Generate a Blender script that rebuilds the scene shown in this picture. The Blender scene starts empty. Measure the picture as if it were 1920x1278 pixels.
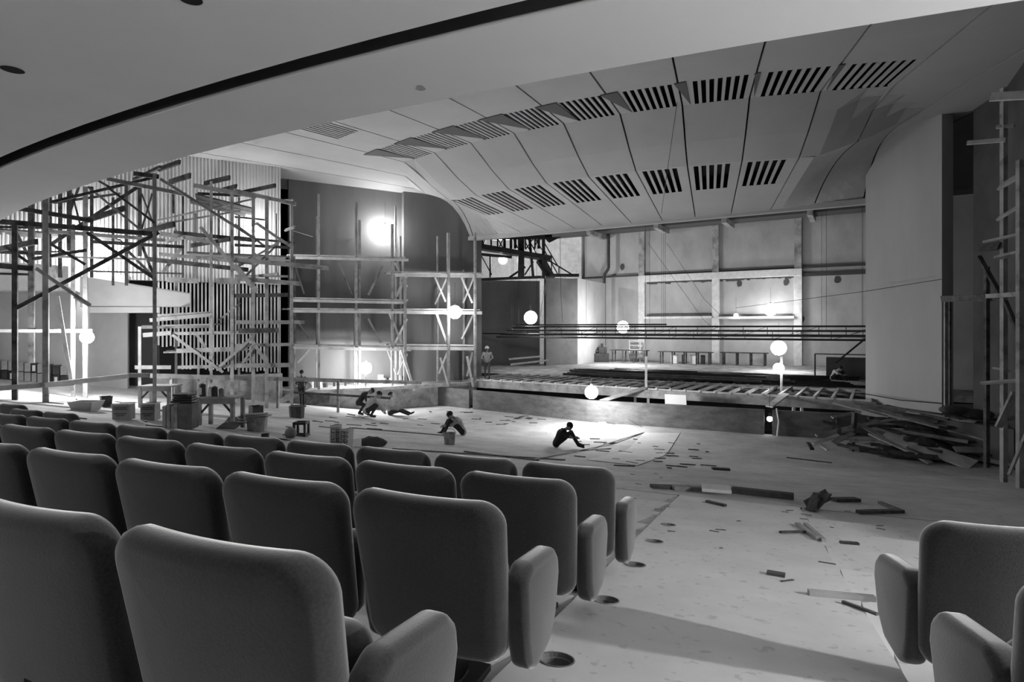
import bpy, math, random
from mathutils import Vector, Matrix
random.seed(7)
V = Vector
sc = bpy.context.scene
COL = sc.collection

# ------------------------------------------------------------------ camera, world, exposure
F = 1100.0; HX = 960.0; HY = 615.0; EYE = 4.0          # focal length and horizon in photo pixels, eye height above the orchestra floor
cam_d = bpy.data.cameras.new('camera'); cam = bpy.data.objects.new('camera', cam_d); COL.objects.link(cam)
cam_d.sensor_width = 36; cam_d.lens = F / 1920 * 36; cam_d.shift_y = (HY - 639) / 1920; cam_d.clip_end = 300; cam_d.clip_start = 0.02
cam.location = (0, 0, EYE); cam.rotation_euler = (math.pi / 2, 0, 0)
sc.camera = cam
w = bpy.data.worlds.new('world'); sc.world = w; w.use_nodes = True
w.node_tree.nodes['Background'].inputs[0].default_value = (0, 0, 0, 1)
w.node_tree.nodes['Background'].inputs[1].default_value = 0
sc.view_settings.view_transform = 'Standard'; sc.view_settings.look = 'None'
sc.view_settings.gamma = 1; sc.view_settings.exposure = 0.0
sc.view_settings.use_curve_mapping = False
POWER = 1.5

# lamps: (photo px, py, distance, strength, radius, label, how it is held)
LAMPS = [
 (163, 632, 18.3, 400, .19, 'glowing site lamp on the slim post before the low smooth wall at far left', 'post'),
 (158, 476, 22.3, 200, .22, 'glowing site lamp behind crossed scaffold poles, above the pale balcony box', 'wire'),
 (478, 432, 25.0, 75, .22, 'glowing site lamp behind the top of the scaffold at the corner of the ribbed wall', 'wire'),
 (722, 430, 30.4, 95, .26, 'glowing site lamp high on the tall plaster panel, above the scaffold decks', 'wire'),
 (686, 690, 28.3, 170, .28, 'brightest site lamp, low on the side platform behind the squatting men', 'stand'),
 (853, 585, 29.9, 45, .34, 'glowing site lamp hung on the deck of the scaffold next to the proscenium edge', 'wire'),
 (995, 595, 37.5, 30, .42, 'glowing site lamp hanging in front of the dark masonry of the stage side wall', 'wire'),
 (1168, 613, 43.5, 110, .45, 'glowing site lamp hanging among the battens left of the bright column frame', 'wire'),
 (943, 487, 47.0, 240, .34, 'glowing site lamp up on the dark steel gallery beside the stair', 'wire'),
 (1445, 580, 43.0, 22, .46, 'glowing site lamp hanging before the rear stage wall in the second framed bay', 'wire'),
 (1460, 652, 37.0, 45, .46, 'upper of the two glowing lamps one over the other at the back of the stage', 'wire'),
 (1460, 690, 24.9, 34, .22, 'glowing site lamp on the short post nailed to the stage edge', 'post2'),
 (1109, 735, 23.3, 185, .26, 'glowing site lamp just above the curved pit wall with cables falling from it', 'arm'),
 (1443, 785, 22.1, 9, .10, 'small glowing lamp hung in the slot of the curved pit wall', 'wire'),
 (1380, 591, 45.0, 12, .16, 'smallest glowing lamp, on the ledge of the bright column frame', 'wire'),
]

# ------------------------------------------------------------------ places
def ray(px, py): return V(((px - HX) / F, 1.0, (HY - py) / F))
def P(px, py, D): return V((0, 0, EYE)) + ray(px, py) * D
CX, CY, R0, SL = 18.7, 46.3, 31.03, 0.155               # centre of the seating bowl, radius where the rake starts, its slope
def floor_z(x, y):
    r = math.hypot(x - CX, y - CY)
    d = r - R0
    if d < -1: return 0.0
    if d < 1: return SL * (d + 1) ** 2 / 4
    return SL * d
def on_floor(px, py, dz=0.0):
    lo, hi = .5, 90.
    r = ray(px, py)
    D = 1.0
    while D < 60:
        p = V((0, 0, EYE)) + r * D
        if p.z <= floor_z(p.x, p.y) + dz: break
        D += .02
    return V((p.x, p.y, floor_z(p.x, p.y) + dz))
def at_z(px, py, z):
    D = (EYE - z) * F / (py - HY)
    return P(px, py, D)
FW = V((.375, .927, 0)); RT = V((.927, -.375, 0))        # along the aisle, across it
def SA(s, a, z=0.0): p = FW * s + RT * a; return V((p.x, p.y, z))
def plane_pt(px, py, m, c, q):                            # vertical plane  p.m = c + q
    r = ray(px, py); D = (c + q) / (r.x * m[0] + r.y * m[1]); return P(px, py, D)
M1 = (.46, -.888); C1 = -28.36                            # ribbed side wall
M2 = (.47, -.883); C2_ = -29.94                           # plaster panels beside the stage
U = V((.861, -.509, 0)); N = V((.509, .861, 0))           # along the stage, into the stage
def UN(u, n, z=0.0): p = U * u + N * n; return V((p.x, p.y, z))
def un_of(p): return p.dot(U), p.dot(N)
ZS = 1.25                                                 # stage level

# ------------------------------------------------------------------ materials
MATS = {}
def mat(name, col, rough=.85, var=.0, scale=4.0, bump=0.0, metal=0.0, stretch=None, spots=None, detail=6, emit=None, sheen=0.0):
    if name in MATS: return MATS[name]
    m = bpy.data.materials.new(name); m.use_nodes = True; nt = m.node_tree; b = nt.nodes['Principled BSDF']
    b.inputs['Roughness'].default_value = rough; b.inputs['Metallic'].default_value = metal
    c = (col, col, col, 1); b.inputs['Base Color'].default_value = c
    b.inputs['Specular IOR Level'].default_value = .3
    if sheen: b.inputs['Sheen Weight'].default_value = sheen; b.inputs['Sheen Roughness'].default_value = .45
    if emit:
        b.inputs['Emission Color'].default_value = (1, 1, 1, 1); b.inputs['Emission Strength'].default_value = emit
    if var or bump:
        tc = nt.nodes.new('ShaderNodeTexCoord'); mp = nt.nodes.new('ShaderNodeMapping')
        nt.links.new(tc.outputs['Object'], mp.inputs[0])
        if stretch: mp.inputs['Scale'].default_value = stretch
        n = nt.nodes.new('ShaderNodeTexNoise'); n.inputs['Scale'].default_value = scale; n.inputs['Detail'].default_value = detail; n.inputs['Roughness'].default_value = .6
        nt.links.new(mp.outputs[0], n.inputs['Vector'])
        cr = nt.nodes.new('ShaderNodeValToRGB')
        lo = max(0, col - var); hi = min(1, col + var)
        cr.color_ramp.elements[0].position = .3; cr.color_ramp.elements[0].color = (lo, lo, lo, 1)
        cr.color_ramp.elements[1].position = .7; cr.color_ramp.elements[1].color = (hi, hi, hi, 1)
        nt.links.new(n.outputs['Fac'], cr.inputs[0]); last = cr.outputs[0]
        if spots:
            n2 = nt.nodes.new('ShaderNodeTexNoise'); n2.inputs['Scale'].default_value = spots[0]; n2.inputs['Detail'].default_value = 3
            nt.links.new(mp.outputs[0], n2.inputs['Vector'])
            c2 = nt.nodes.new('ShaderNodeValToRGB'); e = c2.color_ramp.elements
            e[0].position = spots[1]; e[0].color = (spots[2],) * 3 + (1,); e[1].position = spots[1] + .06; e[1].color = (1, 1, 1, 1)
            nt.links.new(n2.outputs['Fac'], c2.inputs[0])
            mx = nt.nodes.new('ShaderNodeMix'); mx.data_type = 'RGBA'; mx.blend_type = 'MULTIPLY'; mx.inputs[0].default_value = 1
            nt.links.new(last, mx.inputs[6]); nt.links.new(c2.outputs[0], mx.inputs[7]); last = mx.outputs[2]
        nt.links.new(last, b.inputs['Base Color'])
        if bump:
            bp = nt.nodes.new('ShaderNodeBump'); bp.inputs['Strength'].default_value = bump; bp.inputs['Distance'].default_value = .02
            nt.links.new(n.outputs['Fac'], bp.inputs['Height']); nt.links.new(bp.outputs[0], b.inputs['Normal'])
    MATS[name] = m
    return m
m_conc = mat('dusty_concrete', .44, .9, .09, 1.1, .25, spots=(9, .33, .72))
m_screed = mat('aisle_screed', .60, .9, .06, 1.6, .3, spots=(14, .32, .78))
m_rough = mat('stained_concrete', .34, .9, .16, 1.3, .5, spots=(3, .40, .8))
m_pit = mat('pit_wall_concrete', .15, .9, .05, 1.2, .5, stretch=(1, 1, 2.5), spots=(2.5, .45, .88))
m_plas = mat('ceiling_plaster', .38, .85, .02, .8)
m_soff = mat('soffit_plaster', .78, .85, .02, 1.2, .04)
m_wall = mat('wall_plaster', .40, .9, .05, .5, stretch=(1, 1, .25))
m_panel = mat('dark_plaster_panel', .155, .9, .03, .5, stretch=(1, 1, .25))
m_stagew = mat('stage_wall_plaster', .42, .9, .07, .7, .2, stretch=(1, 1, .6))
m_white = mat('whitewashed_concrete', .68, .9, .1, 3, .3)
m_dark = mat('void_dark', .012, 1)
m_darkp = mat('dark_grey_and_shade', .10, .9)
m_rib = mat('ribbed_plaster', .56, .9, .03, 2)
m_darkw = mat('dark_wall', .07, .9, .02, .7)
m_wood = mat('scaffold_timber', .30, .85, .08, 2.5, .4, spots=(3, .38, .7))
m_woodd = mat('dark_and_backlit_timber', .07, .85, .05, 4, .4)
m_woodl = mat('pale_timber', .55, .85, .12, 3, .3)
m_steel = mat('dark_steel', .05, .5, .02, 3, 0, .3)
m_fab = mat('seat_fabric', .027, .95, .012, 140, .10, sheen=.95)
m_seatm = mat('seat_metal', .03, .45, metal=.4)
m_card = mat('cardboard', .32, .9, .06, 5)
m_ink = mat('printing_ink', .05, .8)
m_tin = mat('paint_tin_metal', .22, .5, .08, 8, metal=.4)
m_skin = mat('skin', .22, .6)
m_shirt_l = mat('light_shirt', .55, .9, .04, 20)
m_shirt_g = mat('grey_shirt', .3, .9, .04, 20)
m_cloth_d = mat('dark_clothing', .025, .9)
m_jean = mat('work_trousers', .08, .9, .02, 20)
m_hair = mat('dark_hair', .015, .8)
m_glass = mat('bulb_socket', .04, .4)
m_paper = mat('paper_white', .75, .9)

# ------------------------------------------------------------------ mesh builder
class MB:
    def __init__(s): s.v = []; s.f = []; s.mi = []
    def add(s, vs, fs, mi=0):
        o = len(s.v); s.v += [V(x) for x in vs]; s.f += [[i + o for i in f] for f in fs]; s.mi += [mi] * len(fs); return s
    def box(s, c, size, rz=0.0, mi=0, M=None):
        x, y, z = size[0] / 2, size[1] / 2, size[2] / 2
        vs = [V((a * x, b * y, d * z)) for a in (-1, 1) for b in (-1, 1) for d in (-1, 1)]
        R = M if M is not None else Matrix.Rotation(rz, 3, 'Z')
        vs = [R @ q + V(c) for q in vs]
        return s.add(vs, [(0, 1, 3, 2), (4, 6, 7, 5), (0, 4, 5, 1), (2, 3, 7, 6), (0, 2, 6, 4), (1, 5, 7, 3)], mi)
    def beam(s, p, q, wd, th, side=None, mi=0):
        # rectangular bar; wd measured along 'side x dir' (up-ish), th along side
        p, q = V(p), V(q); d = (q - p).normalized()
        sd = V(side) if side is not None else V((1, 0, 0))
        sd = (sd - d * sd.dot(d))
        if sd.length < 1e-3: sd = V((0, 1, 0)) - d * d.y
        sd.normalize(); up = sd.cross(d)
        vs = []
        for e in (p, q):
            for a, b in ((-1, -1), (1, -1), (1, 1), (-1, 1)): vs.append(e + sd * (a * th / 2) + up * (b * wd / 2))
        return s.add(vs, [(0, 3, 2, 1), (4, 5, 6, 7), (0, 1, 5, 4), (1, 2, 6, 5), (2, 3, 7, 6), (3, 0, 4, 7)], mi)
    def cyl(s, p, q, r, r2=None, n=10, mi=0, cap=True):
        p, q = V(p), V(q); r2 = r if r2 is None else r2; d = (q - p).normalized()
        a = d.cross(V((0, 0, 1)));
        if a.length < 1e-3: a = V((1, 0, 0))
        a.normalize(); b = d.cross(a); vs = []
        for e, rr in ((p, r), (q, r2)):
            for i in range(n):
                t = 2 * math.pi * i / n; vs.append(e + (a * math.cos(t) + b * math.sin(t)) * rr)
        fs = [(i, (i + 1) % n, n + (i + 1) % n, n + i) for i in range(n)]
        if cap: fs += [tuple(range(n))[::-1], tuple(range(n, 2 * n))]
        return s.add(vs, fs, mi)
    def path(s, pts, r, n=6, mi=0):
        for a, b in zip(pts, pts[1:]): s.cyl(a, b, r, n=n, mi=mi)
        return s
    def prism(s, poly, z0, z1, mi=0):
        n = len(poly); vs = [V((p[0], p[1], z0)) for p in poly] + [V((p[0], p[1], z1)) for p in poly]
        return s.add(vs, [tuple(range(n))[::-1], tuple(range(n, 2 * n))] + [(i, (i + 1) % n, n + (i + 1) % n, n + i) for i in range(n)], mi)
    def sphere(s, c, r, n=14, m=9, sq=(1, 1, 1), mi=0):
        c = V(c); vs = [c + V((0, 0, r * sq[2]))]
        for j in range(1, m):
            t = math.pi * j / m
            for i in range(n):
                p = 2 * math.pi * i / n; vs.append(c + V((r * math.sin(t) * math.cos(p) * sq[0], r * math.sin(t) * math.sin(p) * sq[1], r * math.cos(t) * sq[2])))
        vs.append(c - V((0, 0, r * sq[2]))); fs = [(0, 1 + i, 1 + (i + 1) % n) for i in range(n)]
        for j in range(m - 2):
            o = 1 + j * n; fs += [(o + i, o + n + i, o + n + (i + 1) % n, o + (i + 1) % n) for i in range(n)]
        o = 1 + (m - 2) * n; L = len(vs) - 1; fs += [(o + (i + 1) % n, o + i, L) for i in range(n)]
        return s.add(vs, fs, mi)
    def build(s, name, m, parent=None, smooth=False, bevel=0.0, segs=2, local=None, fix=False):
        me = bpy.data.meshes.new(name)
        vs = s.v
        if local is not None: vs = [x - V(local) for x in vs]
        me.from_pydata([tuple(x) for x in vs], [], [tuple(f) for f in s.f]); me.update()
        for mm in (m if isinstance(m, (list, tuple)) else [m]): me.materials.append(mm)
        for p, i in zip(me.polygons, s.mi): p.material_index = i; p.use_smooth = smooth
        if fix:
            import bmesh
            bm = bmesh.new(); bm.from_mesh(me); bmesh.ops.recalc_face_normals(bm, faces=bm.faces); bm.to_mesh(me); bm.free()
        o = bpy.data.objects.new(name, me); COL.objects.link(o)
        if local is not None and parent is None: o.location = local
        if parent is not None: o.parent = parent
        if bevel:
            md = o.modifiers.new('b', 'BEVEL'); md.width = bevel; md.segments = segs; md.limit_method = 'ANGLE'
        return o
def tag(o, label, cat, group=None, kind=None):
    o['label'] = label; o['category'] = cat
    if group: o['group'] = group
    if kind: o['kind'] = kind
    return o
def empty(name, loc, label, cat, group=None, rz=0):
    o = bpy.data.objects.new(name, None); COL.objects.link(o); o.location = loc; o.rotation_euler = (0, 0, rz); o.empty_display_size = .1
    return tag(o, label, cat, group)
def part(mb, name, m, parent, **k):                       # mesh given in world coordinates, child of an unrotated empty
    return mb.build(name, m, parent, local=parent.location, **k)
def struct(o, label=None, cat=None):
    o['kind'] = 'structure'
    if label: o['label'] = label
    if cat: o['category'] = cat
    return o
def copy_tree(o):
    c = o.copy(); COL.objects.link(c)
    for ch in o.children:
        d = ch.copy(); COL.objects.link(d); d.parent = c
        for g in ch.children:
            e = g.copy(); COL.objects.link(e); e.parent = d
    return c

# ------------------------------------------------------------------ lamps
for i, (px, py, D, E, r, lab, how) in enumerate(LAMPS):
    p = P(px, py, D)
    t = empty('site_lamp', p, lab, 'lamp', 'site lamps')
    e = mat('lamp_glow_%d' % i, 1.0, .5, emit=E * POWER)
    part(MB().sphere(p, r, 16, 10), 'bulb', e, t, smooth=True)
    part(MB().cyl(p + V((0, 0, r * .9)), p + V((0, 0, r * .9 + .12)), .05, .04, 10), 'socket', m_glass, t)
    if how in ('wire', 'arm'):
        part(MB().cyl(p + V((0, 0, r * .9 + .12)), p + V((0, 0, r * .9 + (1.2 if how == 'wire' else .3))), .008, n=5), 'cord', m_steel, t)
    if how == 'stand':
        mb = MB().cyl(p + V((0, 0, -r)), (p.x, p.y, 1.16), .025)
        for k in range(3):
            a = k * 2.1; mb.cyl((p.x, p.y, 1.35), (p.x + .3 * math.cos(a), p.y + .3 * math.sin(a), 1.16), .015, n=6)
        part(mb, 'stand', m_steel, t)
    if how == 'post2':
        part(MB().beam(V((p.x + .12, p.y, ZS - .02)), V((p.x + .12, p.y, p.z + .5)), .07, .07), 'post', m_woodl, t)
# two work lamps standing out of frame beside the camera
def floor_lamp_work(x, y, z, E, lab, r=.09):
    p = V((x, y, z)); t = empty('site_lamp', p, lab, 'lamp', 'site lamps')
    part(MB().sphere(p, r, 16, 10), 'bulb', mat('lamp_glow_w%.0f' % (x * 10), 1, .5, emit=E * POWER), t, smooth=True)
    part(MB().cyl(p + V((0, 0, r)), p + V((0, 0, r + .1)), .04), 'socket', m_glass, t)
    part(MB().cyl(p + V((0, 0, r + .1)), (x, y, 6.2), .006, n=5), 'cord', m_steel, t)
floor_lamp_work(6.2, .6, 4.7, 2100, 'site lamp hung under the balcony to the right of the aisle, beside the seats')
floor_lamp_work(-7.2, .4, 5.0, 130, 'site lamp hung under the balcony beyond the left end of the seat rows')
# ------------------------------------------------------------------ floor of the auditorium
SEAT_S0, SEAT_DS = .97, .92
A_L, A_R = -.95, .64                                      # edges of the aisle
TER = [(SEAT_S0 + SEAT_DS * j) for j in range(-1, 9)]
T_OFF = .12
T_END = TER[-1] + SEAT_DS / 2 + T_OFF
T_BEG = TER[0] - SEAT_DS / 2 + T_OFF
PIT = [P(px, py, D) for px, py, D in ((790, 757, 31.2), (830, 760, 30.3), (900, 768, 28.76), (1000, 779, 26.9), (1100, 790, 25.1), (1200, 798, 24.1), (1300, 805, 23.2), (1440, 815, 22.0), (1560, 821, 21.2), (1680, 824, 20.9))]
PIT = [V((p.x, p.y, 0)) for p in PIT]
def pit_y(x):
    for a, b in zip(PIT, PIT[1:]):
        if a.x <= x <= b.x: return a.y + (b.y - a.y) * (x - a.x) / (b.x - a.x)
    return 1e9
SOCK_S = [2.45 + .95 * k for k in range(5)]
def floor_mesh():
    def axis(lo, hi, cuts, step):
        pts = [lo]; x = lo
        allc = sorted(set([c for c in cuts if lo < c < hi] + [hi]))
        for c in allc:
            n = max(1, int(round((c - pts[-1]) / step(c)))); b = pts[-1]
            pts += [b + (c - b) * (i + 1) / n for i in range(n)]
        return pts
    ss = axis(-2.0, 40, [T_BEG, T_END], lambda c: .3)
    aa = axis(-30, 16, [A_L, A_R, -10.0], lambda c: .3)
    mb = MB(); idx = {}
    aisle = []
    def vid(i, j):
        if (i, j) not in idx:
            p = SA(ss[i], aa[j]); idx[(i, j)] = len(mb.v); mb.v.append(V((p.x, p.y, floor_z(p.x, p.y))))
        return idx[(i, j)]
    for i in range(len(ss) - 1):
        for j in range(len(aa) - 1):
            s = (ss[i] + ss[i + 1]) / 2; a = (aa[j] + aa[j + 1]) / 2
            if T_BEG < s < T_END and (-10 < a < A_L or A_R < a): continue
            if T_BEG < s < T_END and A_L < a < A_R: continue
            p = SA(s, a)
            if p.y > pit_y(p.x) + .25 : continue
            if p.x < PIT[0].x and p.y > 34: continue
            mb.f.append([vid(i, j), vid(i, j + 1), vid(i + 1, j + 1), vid(i + 1, j)]); mb.mi.append(0)
    o = mb.build('floor', m_conc); struct(o, 'dusty raked concrete floor sweeping down to the pit wall', 'floor')
    return o
floor_mesh()
# aisle ramp with round socket holes cut in it
def ramp():
    mb = MB(); s0, s1 = T_BEG, T_END; rh = .075; ah = -.78
    def z(s, a): p = SA(s, a); return V((p.x, p.y, floor_z(p.x, p.y)))
    a0, a1, a2 = A_L, ah + .14, A_R
    ring = 24
    segs = [s0]
    for s in SOCK_S: segs += [s - .14, s + .14]
    segs.append(s1)
    for k in range(len(segs) - 1):
        lo, hi = segs[k], segs[k + 1]; n = max(1, int((hi - lo) / .2))
        for i in range(n):
            b0 = lo + (hi - lo) * i / n; b1 = lo + (hi - lo) * (i + 1) / n
            for c0, c1 in ((a1, (a1 + a2) / 2), ((a1 + a2) / 2, a2)):
                mb.add([z(b0, c0), z(b0, c1), z(b1, c1), z(b1, c0)], [(0, 1, 2, 3)])
            if k % 2 == 0: mb.add([z(b0, a0), z(b0, a1), z(b1, a1), z(b1, a0)], [(0, 1, 2, 3)])
        if k % 2 == 1:
            cs = (lo + hi) / 2; outer = []; inner = []
            for q in range(ring):
                t = 2 * math.pi * (q + .5) / ring; ds, da = math.sin(t), math.cos(t)
                # point on the rectangle in that direction
                kk = min((.14 / abs(ds)) if abs(ds) > 1e-6 else 9, ((a1 - ah if da > 0 else ah - a0) / abs(da)) if abs(da) > 1e-6 else 9)
                outer.append(z(cs + ds * kk, ah + da * kk)); inner.append(z(cs + ds * rh, ah + da * rh))
            mb.add(outer + inner, [(q, (q + 1) % ring, ring + (q + 1) % ring, ring + q) for q in range(ring)])
            # corners of the rectangle
            for sg, aa_ in ((lo, a0), (lo, a1), (hi, a0), (hi, a1)):
                cpt = z(sg, aa_); near = sorted(range(ring), key=lambda q: (outer[q] - cpt).length)[:2]
                mb.add([cpt, outer[near[0]], outer[near[1]]], [(0, 1, 2)])
    # sides
    for a in (A_L, A_R):
        n = 40
        for i in range(n):
            b0 = s0 + (s1 - s0) * i / n; b1 = s0 + (s1 - s0) * (i + 1) / n; p, q = z(b0, a), z(b1, a)
            mb.add([p, q, q - V((0, 0, .6)), p - V((0, 0, .6))], [(0, 1, 2, 3)])
    o = mb.build('floor_aisle', m_screed, fix=True); struct(o, 'pale screed ramp of the aisle between the seat blocks', 'floor')
    for k, s in enumerate(SOCK_S):
        c = z(s, ah); t = empty('floor_socket', c, ['round floor socket nearest the camera, in the aisle beside the first seat', 'second round floor socket along the aisle edge', 'third round floor socket along the aisle edge', 'fourth round floor socket along the aisle edge', 'farthest round floor socket along the aisle edge'][k], 'floor socket', 'round sockets sunk in the aisle floor')
        mb = MB(); n = 24; prof = [(.080, .002), (.080, .005), (.073, .005), (.070, -.015), (.064, -.018), (.062, -.10), (.0, -.10)]
        for r_, zz in prof:
            for q in range(n):
                th = 2 * math.pi * q / n
                d = FW * math.sin(th) * r_ + RT * math.cos(th) * r_
                mb.v.append(c + V((d.x, d.y, zz - SL * (math.sin(th) * r_))))
        for i in range(len(prof) - 1):
            for q in range(n): mb.f.append([i * n + q, i * n + (q + 1) % n, (i + 1) * n + (q + 1) % n, (i + 1) * n + q]); mb.mi.append(0)
        part(mb, 'ring', m_tin, t)
        mb = MB().cyl(c + V((.01, 0, -.1)), c + V((.01, 0, -.05)), .02, n=8)
        pts = [c + V((.03 * math.cos(x * .8), .035 * math.sin(x * .8), -.08 + .006 * x)) for x in range(9)]
        mb.path(pts, .006); part(mb, 'cable_end', m_tin, t)
ramp()
# stepped platforms for the seat rows
for j, s in enumerate(TER):
    lo = s - SEAT_DS / 2 + T_OFF; hi = s + SEAT_DS / 2 + T_OFF
    for side, (a0, a1) in enumerate(((-10.0, A_L - .022), (A_R + .022, 16.0))):
        mb = MB(); n = 14
        def zz(a): p = SA(hi, a); return floor_z(p.x, p.y) - .004
        top = []
        for i in range(n + 1):
            a = a0 + (a1 - a0) * i / n
            p, q = SA(lo, a), SA(hi, a); h = zz(a); g = min(h - .5, 2.0)
            top.append((V((p.x, p.y, h)), V((q.x, q.y, h)), V((p.x, p.y, h - .5)), V((q.x, q.y, h - .5))))
        for x, y in zip(top, top[1:]):
            mb.add(list(x) + list(y), [(0, 1, 5, 4), (1, 3, 7, 5), (2, 0, 4, 6)])
        for x in (top[0], top[-1]): mb.add(list(x), [(0, 1, 3, 2)])
        o = mb.build('floor_terrace', m_screed, fix=True)
        struct(o, 'stepped concrete platform under the seat rows', 'floor')

# ------------------------------------------------------------------ pit wall
def wall_strip(name, pts, zb, zt, th, m, off=None):
    mb = MB(); n = len(pts); L = []; R = []
    for i, p in enumerate(pts):
        a = pts[max(0, i - 1)]; b = pts[min(n - 1, i + 1)]; d = (b - a).normalized(); nn = V((-d.y, d.x, 0))
        L.append(p); R.append(p + nn * th)
    for i in range(n - 1):
        z0, z1 = zb, zt
        vs = [V((q.x, q.y, z)) for z in (z0, z1) for q in (L[i], L[i + 1], R[i + 1], R[i])]
        mb.add(vs, [(0, 1, 5, 4), (4, 5, 6, 7), (2, 3, 7, 6)] + ([(0, 4, 7, 3)] if i == 0 else []) + ([(1, 2, 6, 5)] if i == n - 2 else []))
    return mb.build(name, m, fix=True)
def lerp_pts(pts, k=4):
    out = []
    for a, b in zip(pts, pts[1:]): out += [a + (b - a) * (i / k) for i in range(k)]
    return out + [pts[-1]]
gap = P(1440, 815, 22.0); gx = gap.x
ptsL = [p for p in PIT if p.x < gx - .3] + [V((gx - .12, pit_y(gx - .12), 0))]
ptsR = [V((gx + .14, pit_y(gx + .14), 0))] + [p for p in PIT if p.x > gx + .3]
gx2 = P(882, 768, 28.9).x
ptsA = [p for p in PIT if p.x < gx2 - .3] + [V((gx2 - .1, pit_y(gx2 - .1), 0))]
ptsB = [V((gx2 + .1, pit_y(gx2 + .1), 0))] + [p for p in ptsL if p.x > gx2 + .3]
for pp, lab in ((ptsA, 'short left end of the curved concrete pit wall'), (ptsB, 'long curved concrete wall around the orchestra pit'), (ptsR, 'right end of the curved pit wall next to the timber heap')):
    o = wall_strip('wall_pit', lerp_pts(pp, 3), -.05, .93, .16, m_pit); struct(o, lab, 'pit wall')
# pit bottom and front, near-black colour standing in for shade in the gap
def stage_poly(n0, n1, u0, u1): return [UN(u0, n0), UN(u1, n0), UN(u1, n1), UN(u0, n1)]
uL, nL = un_of(P(900, 712, 31.2)); uR, nR = un_of(P(1620, 752, 22.1))
NE = (nL + nR) / 2                                         # stage front edge
mb = MB(); mb.prism(stage_poly(NE - 5, NE + 5.2, uL - 6, uR + 8), -2.6, -2.5); struct(mb.build('floor_pit', m_dark), 'bottom of the orchestra pit', 'floor')
mb = MB(); mb.prism(stage_poly(NE + 4.7, NE + 5.0, uL - 6, uR + 8), -2.5, ZS - .3); struct(mb.build('wall_understage', m_dark), 'dark wall under the stage', 'wall')
# stage slab and its front beam
NB = 48.3
mb = MB(); mb.prism(stage_poly(NE + 4.25, NB + .3, uL - 9, uR + 9), ZS - .3, ZS); struct(mb.build('floor_stage', m_rough, fix=True), 'bare concrete stage floor', 'floor')
mb = MB(); mb.prism(stage_poly(NE, NE + .35, uL - 1.0, uR + .4), ZS - .40, ZS - .04); struct(mb.build('trim_1', m_rough, fix=True), 'concrete beam along the front edge of the stage', 'beam')
# little posts and a pale board seen under the stage beam
for px in (1159, 1190, 1495, 1510):
    p = at_z(px, 768, .85); u, n = un_of(P(px, 745, 26)); q = UN(u, NE + 1.2)
    tag(MB().beam(V((q.x, q.y, -2.5)), V((q.x, q.y, ZS - .5)), .1, .1).build('prop_post', m_white), 'slim pale prop under the stage beam', 'prop', 'props under the stage beam')
a = P(1247, 748, 24.6); b = P(1287, 750, 24.0)
mb = MB(); mb.beam(a, b, .42, .04, side=(0, 1, 0)); tag(mb.build('pale_board', m_paper), 'pale board standing in the gap below the stage beam', 'board')
a_ = un_of(a)
# ------------------------------------------------------------------ stage walls
def vwall(name, pts, zb, zt, th, m, label, cat='wall'):   # pts plan polyline; th toward +left of direction
    o = wall_strip(name, [V((p.x, p.y, 0)) for p in pts], zb, zt, th, m); return struct(o, label, cat)
ub = lambda px: (lambda D: un_of(P(px, 615, D))[0])(NB / (.509 * (px - HX) / F + .861))
vwall('wall_rear', [UN(ub(1000), NB), UN(ub(2000), NB)], ZS, 13.0, .4, m_stagew, 'tall rear wall of the stage')
# columns and beams of the rear frame
cols = [1086, 1205, 1343, 1497, 1672]
def back_pt(px, py, off=.0):
    D = (NB - off) / (.509 * (px - HX) / F + .861); return P(px, py, D)
zb1 = back_pt(1205, 512).z; zb2 = back_pt(1497, 509).z; ZB = (zb1 + zb2) / 2
def uz(u0, u1, z0, z1, n0, n1): return stage_poly(n0, n1, u0, u1), z0, z1
for k, px in enumerate(cols):
    u = ub(px); bright = k in (1, 2, 3)
    poly, z0, z1 = uz(u - .27, u + .27, ZS, ZB, NB - .35, NB)
    o = MB().prism(poly, z0, z1).build('column', m_white if bright else m_stagew, fix=True, bevel=.02)
    struct(o, 'whitewashed lower half of a rear wall column' if bright else 'grey rear wall column', 'column')
    poly, z0, z1 = uz(u - .24, u + .24, ZB, 13, NB - .35, NB)
    struct(MB().prism(poly, z0, z1).build('column', m_rough, fix=True), 'raw upper half of a rear wall column', 'column')
poly, _, _ = uz(ub(1205) - .27, ub(1497) + .27, 0, 0, NB - .40, NB - .02)
struct(MB().prism(poly, ZB - .55, ZB).build('trim_2', m_white, fix=True, bevel=.03), 'whitewashed beam across the rear columns', 'beam')
poly, _, _ = uz(ub(1090), ub(1850), 0, 0, NB - .25, NB)
struct(MB().prism(poly, ZB, ZB + .12).build('trim_3', m_darkw, fix=True), 'dark ledge above the rear beam', 'ledge')
poly, _, _ = uz(ub(1497), ub(1850), 0, 0, NB - .2, NB)
struct(MB().prism(poly, ZB - .6, ZB - .35).build('trim_4', m_darkw, fix=True), 'dark ragged strip below the ledge', 'ledge')
for a_px, b_px in ((1212, 1337), (1350, 1490)):
    zz = back_pt((a_px + b_px) / 2, 592).z
    poly, _, _ = uz(ub(a_px), ub(b_px), 0, 0, NB - .55, NB)
    struct(MB().prism(poly, zz - .22, zz - .04).build('trim_5', m_white, fix=True), 'pale sill between two rear columns', 'sill')
    poly, _, _ = uz(ub(a_px) + .2, ub(b_px) - .1, 0, 0, NB - .5, NB - .3)
    struct(MB().prism(poly, zz, zz + .14).build('trim_6', m_steel, fix=True), 'dark rail on the sill', 'rail')
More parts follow.
